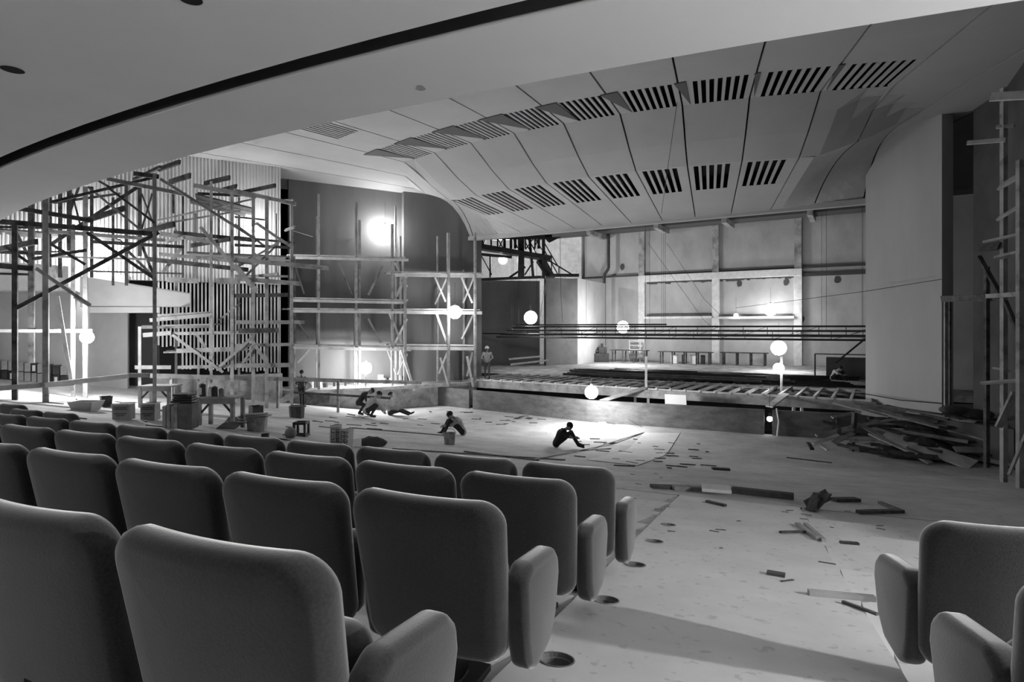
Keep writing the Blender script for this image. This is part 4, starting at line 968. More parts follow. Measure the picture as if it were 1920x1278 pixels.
cable([P(548, 432, 27), P(600, 448, 30), P(670, 449, 30)], 'pale cord swagged from the scaffold top across the tall panel', .012, m_woodl)
cable([P(1120, 750, 25.3), P(1128, 780, 25.0), P(1140, 775, 24.9), P(1132, 752, 25.1)], 'looped cable hanging from the lamp on the pit wall', .012)
cable([P(1136, 757, 25.0), P(1160, 775, 24.7), P(1215, 806, 23.6)], 'cable trailing from the pit wall lamp onto the floor', .012)
cable([P(705, 582, 31), P(720, 640, 31), P(742, 702, 30)], 'pale rope hanging from the scaffold deck to the side stage', .02, m_woodl)
cable([P(1456, 765, 21.9), P(1460, 790, 21.8), P(1457, 818, 21.8)], 'pale ragged strip hanging at the slot of the pit wall', .03, m_paper)
# ------------------------------------------------------------------ things on the auditorium floor
def W_at(px, py): p = on_floor(px, py); return p, p.y / F        # point and metres per pixel there
def carton(px, py, wp, hp, rz, lab, m=None, lines=True, name='cardboard_box', deep=.8):
    p, k = W_at(px, py); w_, h_ = wp * k * .86, hp * k; m = m or m_card
    t = empty(name, p, lab, 'box'); R = Matrix.Rotation(rz, 3, 'Z')
    part(MB().box(p + V((0, 0, h_ / 2)), (w_, w_ * deep, h_), rz=rz), 'body', m, t, bevel=.006)
    if lines:
        mb = MB(); q = p + R @ V((0, -w_ * deep / 2 - .003, 0))
        for z, l in ((.80, .7), (.70, .8), (.42, .75), (.30, .5)):
            mb.box(q + V((0, 0, h_ * z)), (w_ * l, .004, h_ * .045), rz=rz)
        part(mb, 'print', m_ink, t)
    for s_ in (-1, 1):
        part(MB().box(p + R @ V((0, s_ * w_ * deep * .62, 0)) + V((0, 0, h_ + .01)), (w_, w_ * .3, .008), M=R @ Matrix.Rotation(s_ * -.25, 3, 'X')), 'flap', m, t)
    return t
def tin(px, py, wp, hp, lab, m=None, rim=True, name='paint_tin', taper=1.0, n=18, handle=False, cat='tin', open_=True):
    p, k = W_at(px, py); r = wp * k / 2; h_ = hp * k; m = m or m_tin
    t = empty(name, p, lab, cat)
    mb = MB(); vs = []; prof = [(r * taper, 0), (r, h_), (r * .94, h_), (r * taper * .94, .02), (0, .02)] if open_ else [(r * taper, 0), (r, h_), (0, h_ + .002)]
    for rr, z in prof:
        for i in range(n): a = 6.2832 * i / n; mb.v.append(p + V((rr * math.cos(a), rr * math.sin(a), z)))
    for l in range(len(prof) - 1):
        for i in range(n): mb.f.append([l * n + i, l * n + (i + 1) % n, (l + 1) * n + (i + 1) % n, (l + 1) * n + i]); mb.mi.append(0)
    part(mb, 'body', m, t, smooth=False)
    mb = MB()
    for i in range(n): a, b = 6.2832 * i / n, 6.2832 * (i + 1) / n; mb.cyl(p + V((r * math.cos(a), r * math.sin(a), h_)), p + V((r * math.cos(b), r * math.sin(b), h_)), .012, n=5, cap=False)
    part(mb, 'rim', m, t)
    if handle:
        mb = MB(); pts = [p + V((r * math.cos(a), -.25 * r * math.sin(a), h_ + r * .8 * math.sin(a))) for a in [math.pi * i / 8 for i in range(9)]]; part(mb.path(pts, .008), 'handle', m_steel, t)
    return t
carton(232, 786, 34, 29, .12, 'printed cardboard box nearest the grey trough on the floor')
carton(282, 787, 30, 31, .08, 'printed cardboard box under the first work bench')
tin(199, 762, 25, 19, 'squat dark tin beyond the grey trough', m_steel, taper=.85, n=4)
# trough
p, k = W_at(162, 769); t = empty('plaster_trough', p, 'open grey plaster trough left on the bright floor', 'trough')
mb = MB(); w0, w1, h_ = .30, .36, .24
def rect(w_, d, z): return [p + V((x * w_, y * d, z)) for x, y in ((-1, -1), (1, -1), (1, 1), (-1, 1))]
R4 = rect(.24, .18, 0) + rect(.32, .25, h_) + rect(.30, .23, h_) + rect(.22, .16, .04)
mb.add(R4, [(0, 1, 2, 3)] + [(i + a, (i + 1) % 4 + a, (i + 1) % 4 + a + 4, i + a + 4) for a in (0, 4, 8) for i in range(4)] + [(12, 13, 14, 15)])
part(mb, 'body', m_stagew, t, fix=True)
# stack of cartons
p, k = W_at(342, 803)
G = 'flat bundles stacked beside the second work bench'
zz = 0
t = empty('carton_stack', p, 'tall stack of strapped cardboard bundles beside the second work bench', 'stack of cartons')
part(MB().box(p + V((.13, 0, .30)), (.32, .36, .58), rz=.1), 'front_bundle', mat('dark_card', .13, .9, .03, 6), t, bevel=.01)
for i, x in enumerate((-.30, -.21, -.12, -.06)): part(MB().box(p + V((x, random.uniform(-.05, .05), .27 + .02 * (i % 2))), (.075, .4, .54 + .04 * (i % 2)), rz=.1), 'side_bundle', m_rough if i % 2 else m_card, t, bevel=.015)
for i in range(4):
    q = p + V((.05 + random.uniform(-.03, .03), 0, .63 + i * .05)); o = MB().box(q, (.46 - i * .04, .4, .045), rz=.1 + random.uniform(-.2, .2)).build('dark_sack', m_steel, bevel=.018, segs=3); tag(o, ['lowest dark folded sack on the carton stack', 'second dark folded sack up on the carton stack', 'third dark folded sack up on the carton stack', 'topmost dark folded sack on the carton stack'][i], 'sack')
# work benches
def wbench(px, py, pxw, top, lab, rz=0.0, dep=.55):
    p, k = W_at(px, py); w_ = pxw * k; h_ = (py - top) * k
    t = empty('work_bench', p, lab, 'bench'); R = Matrix.Rotation(rz, 3, 'Z')
    part(MB().box(p + V((0, dep / 2, h_ - .02)), (w_, dep + .1, .04), rz=rz), 'bench_top', m_wood, t, bevel=.005)
    part(MB().box(p + R @ V((0, 0, 0)) + V((0, 0, h_ - .1)), (w_ * .95, .03, .12), rz=rz), 'apron', m_wood, t)
    for sx in (-1, 1):
        for sy in (0, 1):
            q = p + R @ V((sx * w_ * .42, sy * dep, 0)); zf = floor_z(q.x, q.y) - p.z
            part(MB().beam(q + V((0, 0, zf)), q + V((0, 0, h_ - .04)), .085, .085), 'leg', m_wood, t)
        part(MB().beam(p + R @ V((sx * w_ * .40, .02, h_ * .45)), p + R @ V((sx * w_ * .12, .02, h_ - .08)), .05, .04), 'brace', m_woodd, t)
    return p, k, h_
wbench(290, 767, 64, 723, 'rough timber work bench behind the printed cardboard boxes')
pb, kb, hb_ = wbench(405, 800, 74, 745, 'rough timber work bench with tins and bottles on top')
def on_bench(px, wp, hp, lab, m, cat='tin', name='small_tin', n=12, dy=.25):
    x = (px - HX) / F * (pb.y + dy); p = V((x, pb.y + dy, pb.z + hb_)); r = wp * kb / 2
    t = empty(name, p, lab, cat); part(MB().cyl(p, p + V((0, 0, hp * kb)), r, n=n), 'body', m, t); part(MB().cyl(p + V((0, 0, hp * kb)), p + V((0, 0, hp * kb + .02)), r * .5, n=n), 'cap', m_steel, t); return p
p = on_bench(379, 14, 23, 'square dark oil tin with pale label on the bench', m_steel, n=4)
tag(MB().box(p + V((0, -.095, .14)), (.075, .006, .17)).build('paper_label', m_paper), 'pale label fixed to the square dark oil tin', 'label')
for px, wp, hp, lab, m in ((388, 2.5, 33, 'tall thin white stick standing on the bench', m_paper), (394, 6, 16, 'small bright tin beside the white stick', m_paper), (403, 11, 18, 'dark rounded jug in the middle of the bench', m_steel), (415, 9, 14, 'grey tin right of the dark jug', m_tin), (422, 4, 17, 'slim white bottle at the right end of the bench', m_paper)): on_bench(px, wp, hp, lab, m)
tin(480, 779, 28, 18, 'squat dark square tin behind the open tub', m_steel, n=4); tin(557, 783, 29, 22, 'dark dented drum on the floor before the stair', m_steel, n=9, open_=False, taper=.9)
tin(482, 808, 38, 27, 'pale tub with a dark oval mark and boards on top', m_tin, taper=.88, cat='tub', name='tub')
p, k = W_at(482, 808)
for i, (dx, rz) in enumerate(((0, .2), (.12, -.3), (-.06, .5))):
    o = MB().box(p + V((dx * .6, 0, 27 * k + .02 + i * .025)), (.55, .2, .02), rz=rz).build('board_offcut', m_wood); tag(o, ['lowest board offcut lying on the pale tub', 'middle board offcut lying on the pale tub', 'top board offcut lying on the pale tub'][i], 'board')
mb = MB(); r_ = 36 * k / 2
ang = [math.pi * (1.5 + .28) + .35 * math.cos(a) for a in [6.2832 * i / 18 for i in range(18)]]; hh = [(13 + 8 * math.sin(a)) * k for a in [6.2832 * i / 18 for i in range(18)]]
pts = [p + V((r_ * .975 * math.cos(a), r_ * .975 * math.sin(a), h)) for a, h in zip(ang, hh)]
mk = mb.path(pts + [pts[0]], .012).build('oval_mark', m_ink); mk.parent = [o for o in COL.objects if o.name.startswith('tub')][0]; mk.location = -mk.parent.location
# heap of dark sheets under the bench
for i in range(6):
    q, k = W_at(430 + i * 7, 806 - (i % 3) * 4); R = Matrix.Rotation(random.uniform(0, 3), 3, 'Z') @ Matrix.Rotation(random.uniform(-.45, .45), 3, 'X')
    mb = MB().box(q + V((0, 0, .10 + .03 * i)), (.5, .3, .012), M=R); tag(mb.build('tar_sheet', m_steel), 'bent dark sheet in the heap beside the second work bench', 'sheet', 'dark bent sheets by the bench')
# open metal can frame and lump
p, k = W_at(565, 817); t = empty('square_can', p, 'black square can cut open with the bright floor showing through', 'can'); w_, h_ = 20 * k, 27 * k
for sx in (-1, 1):
    for sy in (-1, 1): part(MB().beam(p + V((sx * w_ / 2, sy * w_ / 2, 0)), p + V((sx * w_ / 2, sy * w_ / 2, h_)), .05, .05), 'corner', m_steel, t)
for z in (.02, h_ - .03):
    for sx in (-1, 1): part(MB().box(p + V((sx * w_ / 2, 0, z)), (.05, w_, .06)), 'band', m_steel, t); part(MB().box(p + V((0, sx * w_ / 2, z)), (w_, .05, .06)), 'band', m_steel, t)
p, k = W_at(545, 821); mb = MB().sphere(p + V((0, 0, 9 * k)), 11 * k, 12, 8, (1, .8, 1)); 
for v in mb.v: v.z = max(v.z, p.z); v.x += random.uniform(-.01, .01)
tag(mb.build('cement_bag', m_rough, smooth=True), 'slumped grey bag leaning beside the black square can', 'bag')
tin(497, 824, 14, 10, 'small dark tin on the floor just beyond the seats', m_steel)
# paper sacks
def sack(px, py, wp, hp, lean, lab, rz=0):
    p, k = W_at(px, py); w_, h_ = wp * k, hp * k; t = empty('paper_sack', p, lab, 'sack'); mb = MB(); nx, nz = 8, 12; R = Matrix.Rotation(rz, 3, 'Z')
    for side_ in (-1, 1):
        o = len(mb.v)
        for j in range(nz + 1):
            for i in range(nx + 1):
                x = (i / nx - .5); z = j / nz; th = .085 * max(0, math.cos(x * 3.0)) ** .5 * (1 - .55 * z * z) + .004
                wob = .012 * math.sin(7 * z + 3 * x) ; mb.v.append(p + R @ V((x * w_ * (1 - .04 * math.sin(9 * z)) + lean * z * h_, side_ * th + wob, z * h_ + .03 * h_ * math.sin(x * 5 + side_) * z)))
        for j in range(nz):
            for i in range(nx): a = o + j * (nx + 1) + i; f = [a, a + 1, a + nx + 2, a + nx + 1]; mb.f.append(f if side_ < 0 else f[::-1]); mb.mi.append(0)
    n1 = (nx + 1) * (nz + 1)
    for j in range(nz):
        for c in (0, nx): a = j * (nx + 1) + c; mb.f.append([a, a + nx + 1, n1 + a + nx + 1, n1 + a]); mb.mi.append(0)
    part(mb, 'body', mat('sack_paper', .42, .9, .05, 6), t, smooth=True, fix=True)
    return t, p, w_, h_, R
for args, words, xs in (((630, 846, 22, 50, 0.0, 'left one of two printed paper sacks behind the seat backs', .3), (('OTTAVI', .13, .55),), None), ((650, 850, 23, 47, .06, 'right one of two printed paper sacks behind the seat backs', -.35), (('GESSO', .1, .62), ('OTTAVI', -.6, .62)), None)):
    t, p, w_, h_, R = sack(*args)
    mb = MB()
    # rows of upright printed letters running down the sack
    for col_, n_, hgt in (((-.25), 7, .07), ((.12), 7, .07)) if 'left' in args[5] else (((-.2), 8, .06), ((.15), 7, .07)):
        for i in range(n_):
            z = h_ * (.88 - i * .085); x = col_ * w_; q = p + R @ V((x + args[4] * z, -.098, z))
            a, b = hgt * .8, .034
            mb.box(q + V((-a / 2, 0, 0)), (.012, .006, b), rz=args[6]); 
            if i % 3 != 1: mb.box(q + V((0, 0, b / 2)), (a, .006, .009), rz=args[6])
            if i % 2 == 0: mb.box(q + V((a / 2, 0, 0)), (.012, .006, b), rz=args[6])
            if i % 4 != 2: mb.box(q + V((0, 0, -b / 2)), (a, .006, .009), rz=args[6])
    part(mb, 'print', m_ink, t)
# black heap and paper
p, k = W_at(698, 836); mb = MB(); n = 14; rng = random.Random(3)
prev = None
for j, (rr, z) in enumerate(((.27, .01), (.30, .08), (.22, .15), (.1, .2), (0, .2))):
    for i in range(n): a = 6.2832 * i / n; e = rr * rng.uniform(.88, 1.1); mb.v.append(p + V((e * 1.15 * math.cos(a), e * .7 * math.sin(a), z + (.02 * rng.random() if 0 < j < 4 else 0))))
for l in range(4):
    for i in range(n): mb.f.append([l * n + i, l * n + (i + 1) % n, (l + 1) * n + (i + 1) % n, (l + 1) * n + i]); mb.mi.append(0)
tag(mb.build('tar_heap', m_ink, smooth=True), 'black lump of tar or dark cloth on the floor beside the paper sacks', 'heap')
p, k = W_at(668, 836); tag(MB().box(p + V((0, 0, .09)), (.22, .12, .18), rz=.2).build('small_box', m_paper), 'small pale box between the paper sacks and the black lump', 'box')
tin(843, 833, 23, 21, 'grey metal bucket in front of the crouching man', m_tin, taper=.85, handle=True, name='bucket', cat='bucket')
# dark cases lined up by the far left wall
G = 'dark cases lined up along the far left wall'
def tpx(px, q): return w_t(px, q)
x = -8; i = 0
while x < 126:
    wd = random.choice((11, 13, 15)); 
    for row, (yt, yb) in enumerate(((678, 696), (698, 716))):
        dy = x * .05
        a = w_at(x, yb + dy * .6, .7); b = w_at(x + wd - 1, yb + dy * .6, .7); k = a.y / F; h_ = (yb - yt) * k * random.uniform(.9, 1.02)
        c = (a + b) / 2; L = (b - a).length * .95; zf = floor_z(c.x, c.y) if row == 1 else None
        if row == 1: z0 = zf; hrow = h_
        else: z0 = floor_z(c.x, c.y) + 18 * k * 1.02
        rz = math.atan2(WD.y, WD.x)
        m = m_steel if random.random() < .72 else m_card
        t = empty('stored_case', V((c.x, c.y, z0)), ('dark case in the upper layer against the far left wall' if row == 0 else 'dark case in the lower layer against the far left wall'), 'case', G + (', upper layer' if row == 0 else ', lower layer'))
        part(MB().box(V((c.x, c.y, z0 + 17 * k / 2)), (L, .4, 17 * k), rz=rz), 'body', m, t, bevel=.01)
        if m is m_steel and random.random() < .6: part(MB().box(V((c.x, c.y, z0 + 8 * k)) + WN * .205, (.09, .01, 11 * k), rz=rz), 'paper_label', m_paper, t)
    x += wd; i += 1
# ------------------------------------------------------------------ boards and scraps on the floor
def floor_board(a, b, w_, th, lab, m=None, name='loose_plank', lift=0.0, group=None, cat='plank'):
    p, q = on_floor(*a), on_floor(*b); up = V((0, 0, th / 2 + .004 + lift)); return tag(MB().beam(p + up, q + up, th, w_, side=(p - q).cross(V((0, 0, 1)))).build(name, m or m_wood), lab, cat, group)
floor_board((1222, 915), (1275, 917), .14, .05, 'leftmost short dark board in the line across the aisle foot', m_woodd)
floor_board((1262, 918), (1385, 924), .13, .07, 'middle board of the line across the aisle foot', m_rough)
floor_board((1372, 924), (1488, 937), .13, .09, 'dark end board of the line across the aisle foot', m_woodd)
p = on_floor(1343, 928); tag(MB().box(p + V((0, 0, .10)), (.42, .34, .05), rz=-.3).build('concrete_slab', m_screed, bevel=.01), 'pale square slab resting on the board line at the aisle foot', 'slab')
floor_board((1325, 942), (1360, 950), .05, .03, 'small curved dark scrap below the pale slab', m_woodd, cat='scrap')
floor_board((1610, 963), (1690, 961), .09, .04, 'dark board on the floor behind the farther right hand seat', m_woodd)
floor_board((1650, 945), (1692, 962), .06, .04, 'dark batten lying at an angle beyond the right hand seat', m_woodd)
floor_board((1495, 985), (1535, 1014), .05, .03, 'splintered batten pointing at the right aisle edge', m_wood); floor_board((1463, 1000), (1522, 999), .03, .02, 'thin batten crossing the splintered one', m_woodd)
floor_board((1510, 985), (1545, 1017), .04, .03, 'second splintered batten beside the right aisle edge', m_wood)
floor_board((1438, 1077), (1472, 1082), .055, .02, 'small dark offcut alone in the aisle', m_woodd, cat='offcut')
floor_board((1516, 1116), (1640, 1127), .045, .03, 'long splintered lath at the right side of the aisle', m_wood); floor_board((1580, 1132), (1645, 1155), .02, .015, 'thin dark lath below the long splintered one', m_woodd)
floor_board((1575, 1019), (1610, 1022), .04, .02, 'short dark lath on the right aisle edge', m_woodd)
p = on_floor(1540, 955); mb = MB(); 
for i in range(5): mb.beam(p + V((random.uniform(-.25, .25), random.uniform(-.15, .15), .01)), p + V((random.uniform(-.1, .1), 0, random.uniform(.15, .28))), .16, .02, side=(1, .2, 0))
tag(mb.build('crumpled_sack', m_woodd), 'crumpled dark sack beyond the board line, right of the aisle', 'sack')
floor_board((1562, 940), (1608, 940), .12, .05, 'short dark block lying far out on the right floor', m_woodd) ; floor_board((1335, 880), (1368, 882), .1, .05, 'dark block on the floor beyond the aisle', m_woodd)
for k, (a, b) in enumerate((((735, 842), (1060, 863)), ((870, 847), (1010, 864)), ((1000, 862), (1120, 838)), ((1120, 838), (1207, 811)), ((1085, 845), (1145, 841)), ((655, 802), (850, 818)), ((1475, 858), (1560, 868)))):
    floor_board(a, b, .05, .02, ['long dark lath running behind the front seats toward the sitting man', 'second dark lath beside the long one behind the seats', 'pale lath at the corner of the screed patch', 'pale lath along the left edge of the screed patch', 'short lath beside the man in black', 'long lath leading to the bucket', 'thin lath curving on the right floor'][k], m_woodd if k in (0, 1, 4, 5, 6) else m_wood, name='floor_lath')
# lighter patch of fresh screed
q = [on_floor(*c) for c in ((1100, 862), (1208, 811), (1275, 812), (1195, 873))]; mb = MB()
def pq(u, v): p = q[0].lerp(q[3], u).lerp(q[1].lerp(q[2], u), v); p.z = floor_z(p.x, p.y) + .012; return p
quad_grid(mb, pq, 0, 1, 0, 1, 8, 24)
struct(mb.build('floor_patch', m_screed, fix=True), 'pale strip of fresh screed', 'floor')
G = 'small wood scraps strewn over the floor'
rng = random.Random(11)
regions = [(900, 780, 1440, 805, 20), (1080, 820, 1330, 880, 36), (600, 770, 900, 800, 22), (100, 745, 330, 800, 12), (1230, 930, 1700, 1000, 12), (1280, 960, 1560, 1130, 5), (500, 775, 760, 830, 14), (1180, 880, 1260, 960, 6)]
for x0, y0, x1, y1, cnt in regions:
    for i in range(cnt):
        p = on_floor(rng.uniform(x0, x1), rng.uniform(y0, y1)); near = p.y < 12; L = rng.uniform(.10, .5) * (1 if not near else .25); hh_ = .02 if not near else .006; a = rng.gauss(-.2, .5); d = V((math.cos(a), math.sin(a), 0)) * L / 2
        o = MB().beam(p - d + V((0, 0, hh_ * .6)), p + d + V((0, 0, hh_ * .6)), rng.uniform(.03, .09) * (1 if not near else .25), hh_, side=(0, 0, 1)); o.v = [V((v.x, v.y, v.z - p.z + floor_z(v.x, v.y))) for v in o.v]
        tag(o.build('wood_scrap', m_woodd), 'small dark scrap of wood lying on the dusty floor', 'wood scrap', G)
# scatter of paper and rubble by the pit wall
for px, py in ((978, 782), (992, 785), (970, 785), (1118, 796), (1130, 794), (768, 752), (785, 755)):
    p = on_floor(px, py); mb = MB().box(p + V((0, 0, .03)), (.3, .22, .02), M=Matrix.Rotation(rng.uniform(0, 3), 3, 'Z') @ Matrix.Rotation(rng.uniform(-.3, .3), 3, 'X')); tag(mb.build('paper_scrap', m_paper if rng.random() < .6 else m_woodd), 'crumpled scrap of paper near the foot of the pit wall', 'scrap', 'paper scraps near the pit wall')
# ------------------------------------------------------------------ heap of planks at the right
def hp(px, py, D): return P(px, py, D)
heap = [ # x0,y0,D0,x1,y1,D1,width px,material,label
 (1562, 752, 20.2, 1665, 778, 17.6, 13, m_woodl, 'bright plank end jutting over the pit at the top of the timber heap'),
 (1610, 760, 19.6, 1850, 822, 15.0, 14, m_wood, 'long plank sloping across the top of the timber heap'),
 (1670, 774, 18.8, 1900, 812, 15.2, 10, m_woodd, 'long dark plank just above the sloping top one'),
 (1612, 796, 18.2, 1745, 868, 14.2, 11, m_wood, 'narrow plank slanting down the front of the timber heap'),
 (1660, 812, 17.2, 1825, 872, 13.7, 38, m_woodl, 'widest plank, slanting down the front of the timber heap'),
 (1640, 784, 18.0, 1900, 845, 14.6, 7, m_woodd, 'thin dark plank in the middle of the timber heap'),
 (1675, 806, 17.4, 1815, 828, 15.5, 6, m_wood, 'thin plank with a lit edge in the middle of the heap'),
 (1700, 800, 17.6, 1860, 852, 14.6, 12, m_woodd, 'dark plank crossing under the heap top'),
 (1790, 842, 14.9, 1905, 846, 13.9, 15, m_wood, 'flat board at the right foot of the timber heap'),
 (1610, 842, 16.6, 1760, 858, 15.0, 12, m_woodd, 'dark board lying at the foot of the heap'),
 (1545, 814, 18.6, 1612, 795, 18.0, 5, m_wood, 'upper thin stick poking left from the heap'),
 (1530, 816, 18.4, 1600, 805, 17.6, 5, m_wood, 'second thin stick poking left from the heap'),
 (1525, 832, 17.8, 1572, 815, 18.2, 5, m_woodl, 'pale stick poking left at the foot of the heap'),
 (1562, 830, 17.5, 1600, 812, 17.6, 7, m_wood, 'short lath propped against the heap post'),
 (1532, 829, 17.6, 1553, 843, 16.9, 6, m_woodl, 'short pale lath on the floor left of the heap'),
 (1515, 830, 17.8, 1523, 842, 17.3, 6, m_woodd, 'stub of dark batten left of the heap'),
 (1560, 782, 19.0, 1600, 774, 18.6, 6, m_wood, 'short rail at the top left of the heap'),
 (1572, 784, 19.0, 1573, 815, 18.4, 6, m_woodd, 'short dark upright left of the heap post'),
 (1543, 790, 19.2, 1590, 802, 18.5, 5, m_woodd, 'dark batten pointing at the pit wall'),
 (1640, 770, 19.4, 1760, 790, 17.6, 8, m_woodd, 'dark plank lying behind the bright one'),
 (1660, 760, 20.0, 1780, 786, 18.0, 8, m_woodd, 'dark plank on the side platform behind the heap'),
 (1700, 770, 19.2, 1830, 792, 16.8, 7, m_wood, 'grey plank near the foot of the right panel'),
 (1600, 756, 20.2, 1700, 768, 19.2, 6, m_wood, 'grey plank at the foot of the right panel'),
 (1650, 820, 16.9, 1700, 838, 16.0, 12, m_woodl, 'pale short board tucked under the wide plank'),
 (1760, 800, 16.6, 1880, 830, 14.8, 8, m_woodd, 'dark plank at the right shoulder of the heap'),
 (1720, 830, 16.0, 1880, 862, 13.8, 9, m_woodd, 'dark plank at the right foot of the heap'),
 (1630, 812, 17.8, 1720, 852, 15.4, 7, m_wood, 'thin plank beside the narrow slanting one'),
 (1600, 800, 18.2, 1680, 786, 18.2, 6, m_wood, 'crosswise stick at the middle of the heap'),
 (1620, 790, 18.4, 1690, 812, 17.4, 7, m_woodd, 'dark crosswise stick behind the heap post'),
 (1780, 780, 17.6, 1880, 800, 15.6, 7, m_woodd, 'dark plank beside the right hand scaffold'),
]
hr = random.Random(5)
for x0, y0, D0, x1, y1, D1, wp, m, lab in heap:
    hd = lambda x, y: 17.1 + max(0, 868 - y) * .030 * min(1, max(.12, (1900 - x) / 240))
    a, b = hp(x0, y0, hd(x0, y0)), (hp(x1, y1, hd(x1, y1)) if y1 < 862 else on_floor(x1, y1, .06))
    for v in (a, b):
        fz = floor_z(v.x, v.y) + .04
        if v.z < fz: v.z = fz
    nrm = V((hr.uniform(-.1, .1), -.45, .85))
    tag(MB().beam(a, b, .045 if wp > 8 else .05, wp * (D0 + D1) / 2 / F * 1.25, side=(b - a).cross(nrm)).build('scrap_plank', m), lab, 'plank')
q = on_floor(1597, 845); tag(MB().beam(q, V((q.x + .1, q.y, P(1604, 773, q.y).z)), .17, .1).build('short_post', m_woodd), 'thick short post standing in front of the timber heap', 'post')
# core of loose rubbish under the planks
core = random.Random(9)
for i in range(34):
    x = core.uniform(1610, 1880); y = core.uniform(775, 860); D = .35 + 17.1 + max(0, 868 - y) * .030 * min(1, max(.12, (1900 - x) / 240))
    a = hp(x, y, D); L = core.uniform(.8, 2.2); an = core.gauss(-.5, .5); d = V((math.cos(an), math.sin(an) - .3, core.uniform(-.12, .05))) * L / 2
    for v in (a,): v.z = max(v.z, floor_z(v.x, v.y) + .1)
    o = MB().beam(a - d, a + d, .04, core.uniform(.08, .2), side=(core.uniform(-.2, .2), .9, .3)); o.v = [V((v.x, v.y, max(v.z, floor_z(v.x, v.y) + .01))) for v in o.v]
    tag(o.build('scrap_board', m_woodd if core.random() < .7 else m_wood), 'dark short board jumbled in the timber heap at right', 'board', 'jumbled boards in the timber heap')
mb = MB(); n = 20; rr = random.Random(2); c = V((13.0, 18.6, 0)); prof = [(1, 0), (.8, .35), (.5, .6), (.2, .72), (0, .75)]
for f, h in prof:
    for i in range(n): a = 6.2832 * i / n; x = c.x + 1.5 * f * math.cos(a) * rr.uniform(.9, 1.1); y = c.y + 1.0 * f * math.sin(a) * rr.uniform(.9, 1.1); mb.v.append(V((x, y, floor_z(x, y) + h * rr.uniform(.85, 1.1) - .02)))
for l in range(len(prof) - 1):
    for i in range(n): mb.f.append([l * n + i, l * n + (i + 1) % n, (l + 1) * n + (i + 1) % n, (l + 1) * n + i]); mb.mi.append(0)
o = tag(mb.build('rubble', m_darkw), 'dark loose rubble filling the inside of the timber heap', 'rubble'); o['kind'] = 'stuff'
# folded tarpaulin on the heap
p = P(1815, 768, 17.6); mb = MB()
for i in range(4): mb.sphere(p + V((-.5 + .33 * i, .1 * (i % 2), -.05 * i)), .3, 10, 7, (1.2, .8, .45))
tag(mb.build('tarpaulin', m_darkw, smooth=True), 'crumpled dark tarpaulin on top of the heap near the right wall', 'tarpaulin')
# tools and pots on the side stage
G = 'pots and tins on the side stage'
for px, D, w_, h_, m in ((577, 28.0, .2, .35, m_steel), (585, 28, .16, .3, m_paper), (592, 28.2, .2, .38, m_tin), (600, 28.2, .2, .28, m_paper), (610, 28.4, .22, .2, m_steel), (627, 28.8, .12, .28, m_steel), (648, 29, .12, .25, m_steel), (714, 30.2, .3, .45, m_paper), (721, 30.2, .26, .3, m_tin), (733, 30.4, .24, .28, m_tin), (752, 30.8, .3, .35, m_tin), (760, 31, .2, .3, m_paper)):
    p = P(px, 720, D); p.z = PLZ; t = MB().cyl(p, p + V((0, 0, h_)), w_ / 2, n=12).build('pot', m); tag(t, 'small pot or tin standing along the side stage', 'pot', G)
# ------------------------------------------------------------------ people
import bmesh as _bm
def capsule(mb, p, q, r1, r2, n=10):
    p, q = V(p), V(q); d = (q - p); L = d.length; d = d / L if L > 1e-6 else V((0, 0, 1))
    a = d.cross(V((0, 0, 1)));
    if a.length < 1e-3: a = V((1, 0, 0))
    a.normalize(); b = d.cross(a); o = len(mb.v); rings = []
    for k in range(1, 4): t = -math.pi / 2 + math.pi / 2 * k / 3; rings.append((p, r1, t))
    for k in range(0, 3): t = math.pi / 2 * k / 3; rings.append((q, r2, t))
    mb.v.append(p - d * r1)
    for c, r, t in rings:
        for i in range(n): u = 6.28318 * i / n; mb.v.append(c + d * (r * math.sin(t)) + (a * math.cos(u) + b * math.sin(u)) * (r * math.cos(t)))
    mb.v.append(q + d * r2); m = len(rings)
    fs = [(o, o + 1 + (i + 1) % n, o + 1 + i) for i in range(n)]
    for l in range(m - 1):
        for i in range(n): fs.append((o + 1 + l * n + i, o + 1 + l * n + (i + 1) % n, o + 1 + (l + 1) * n + (i + 1) % n, o + 1 + (l + 1) * n + i))
    e = o + 1 + m * n; fs += [(o + 1 + (m - 1) * n + i, o + 1 + (m - 1) * n + (i + 1) % n, e) for i in range(n)]
    mb.f += [list(f) for f in fs]; mb.mi += [0] * len(fs)
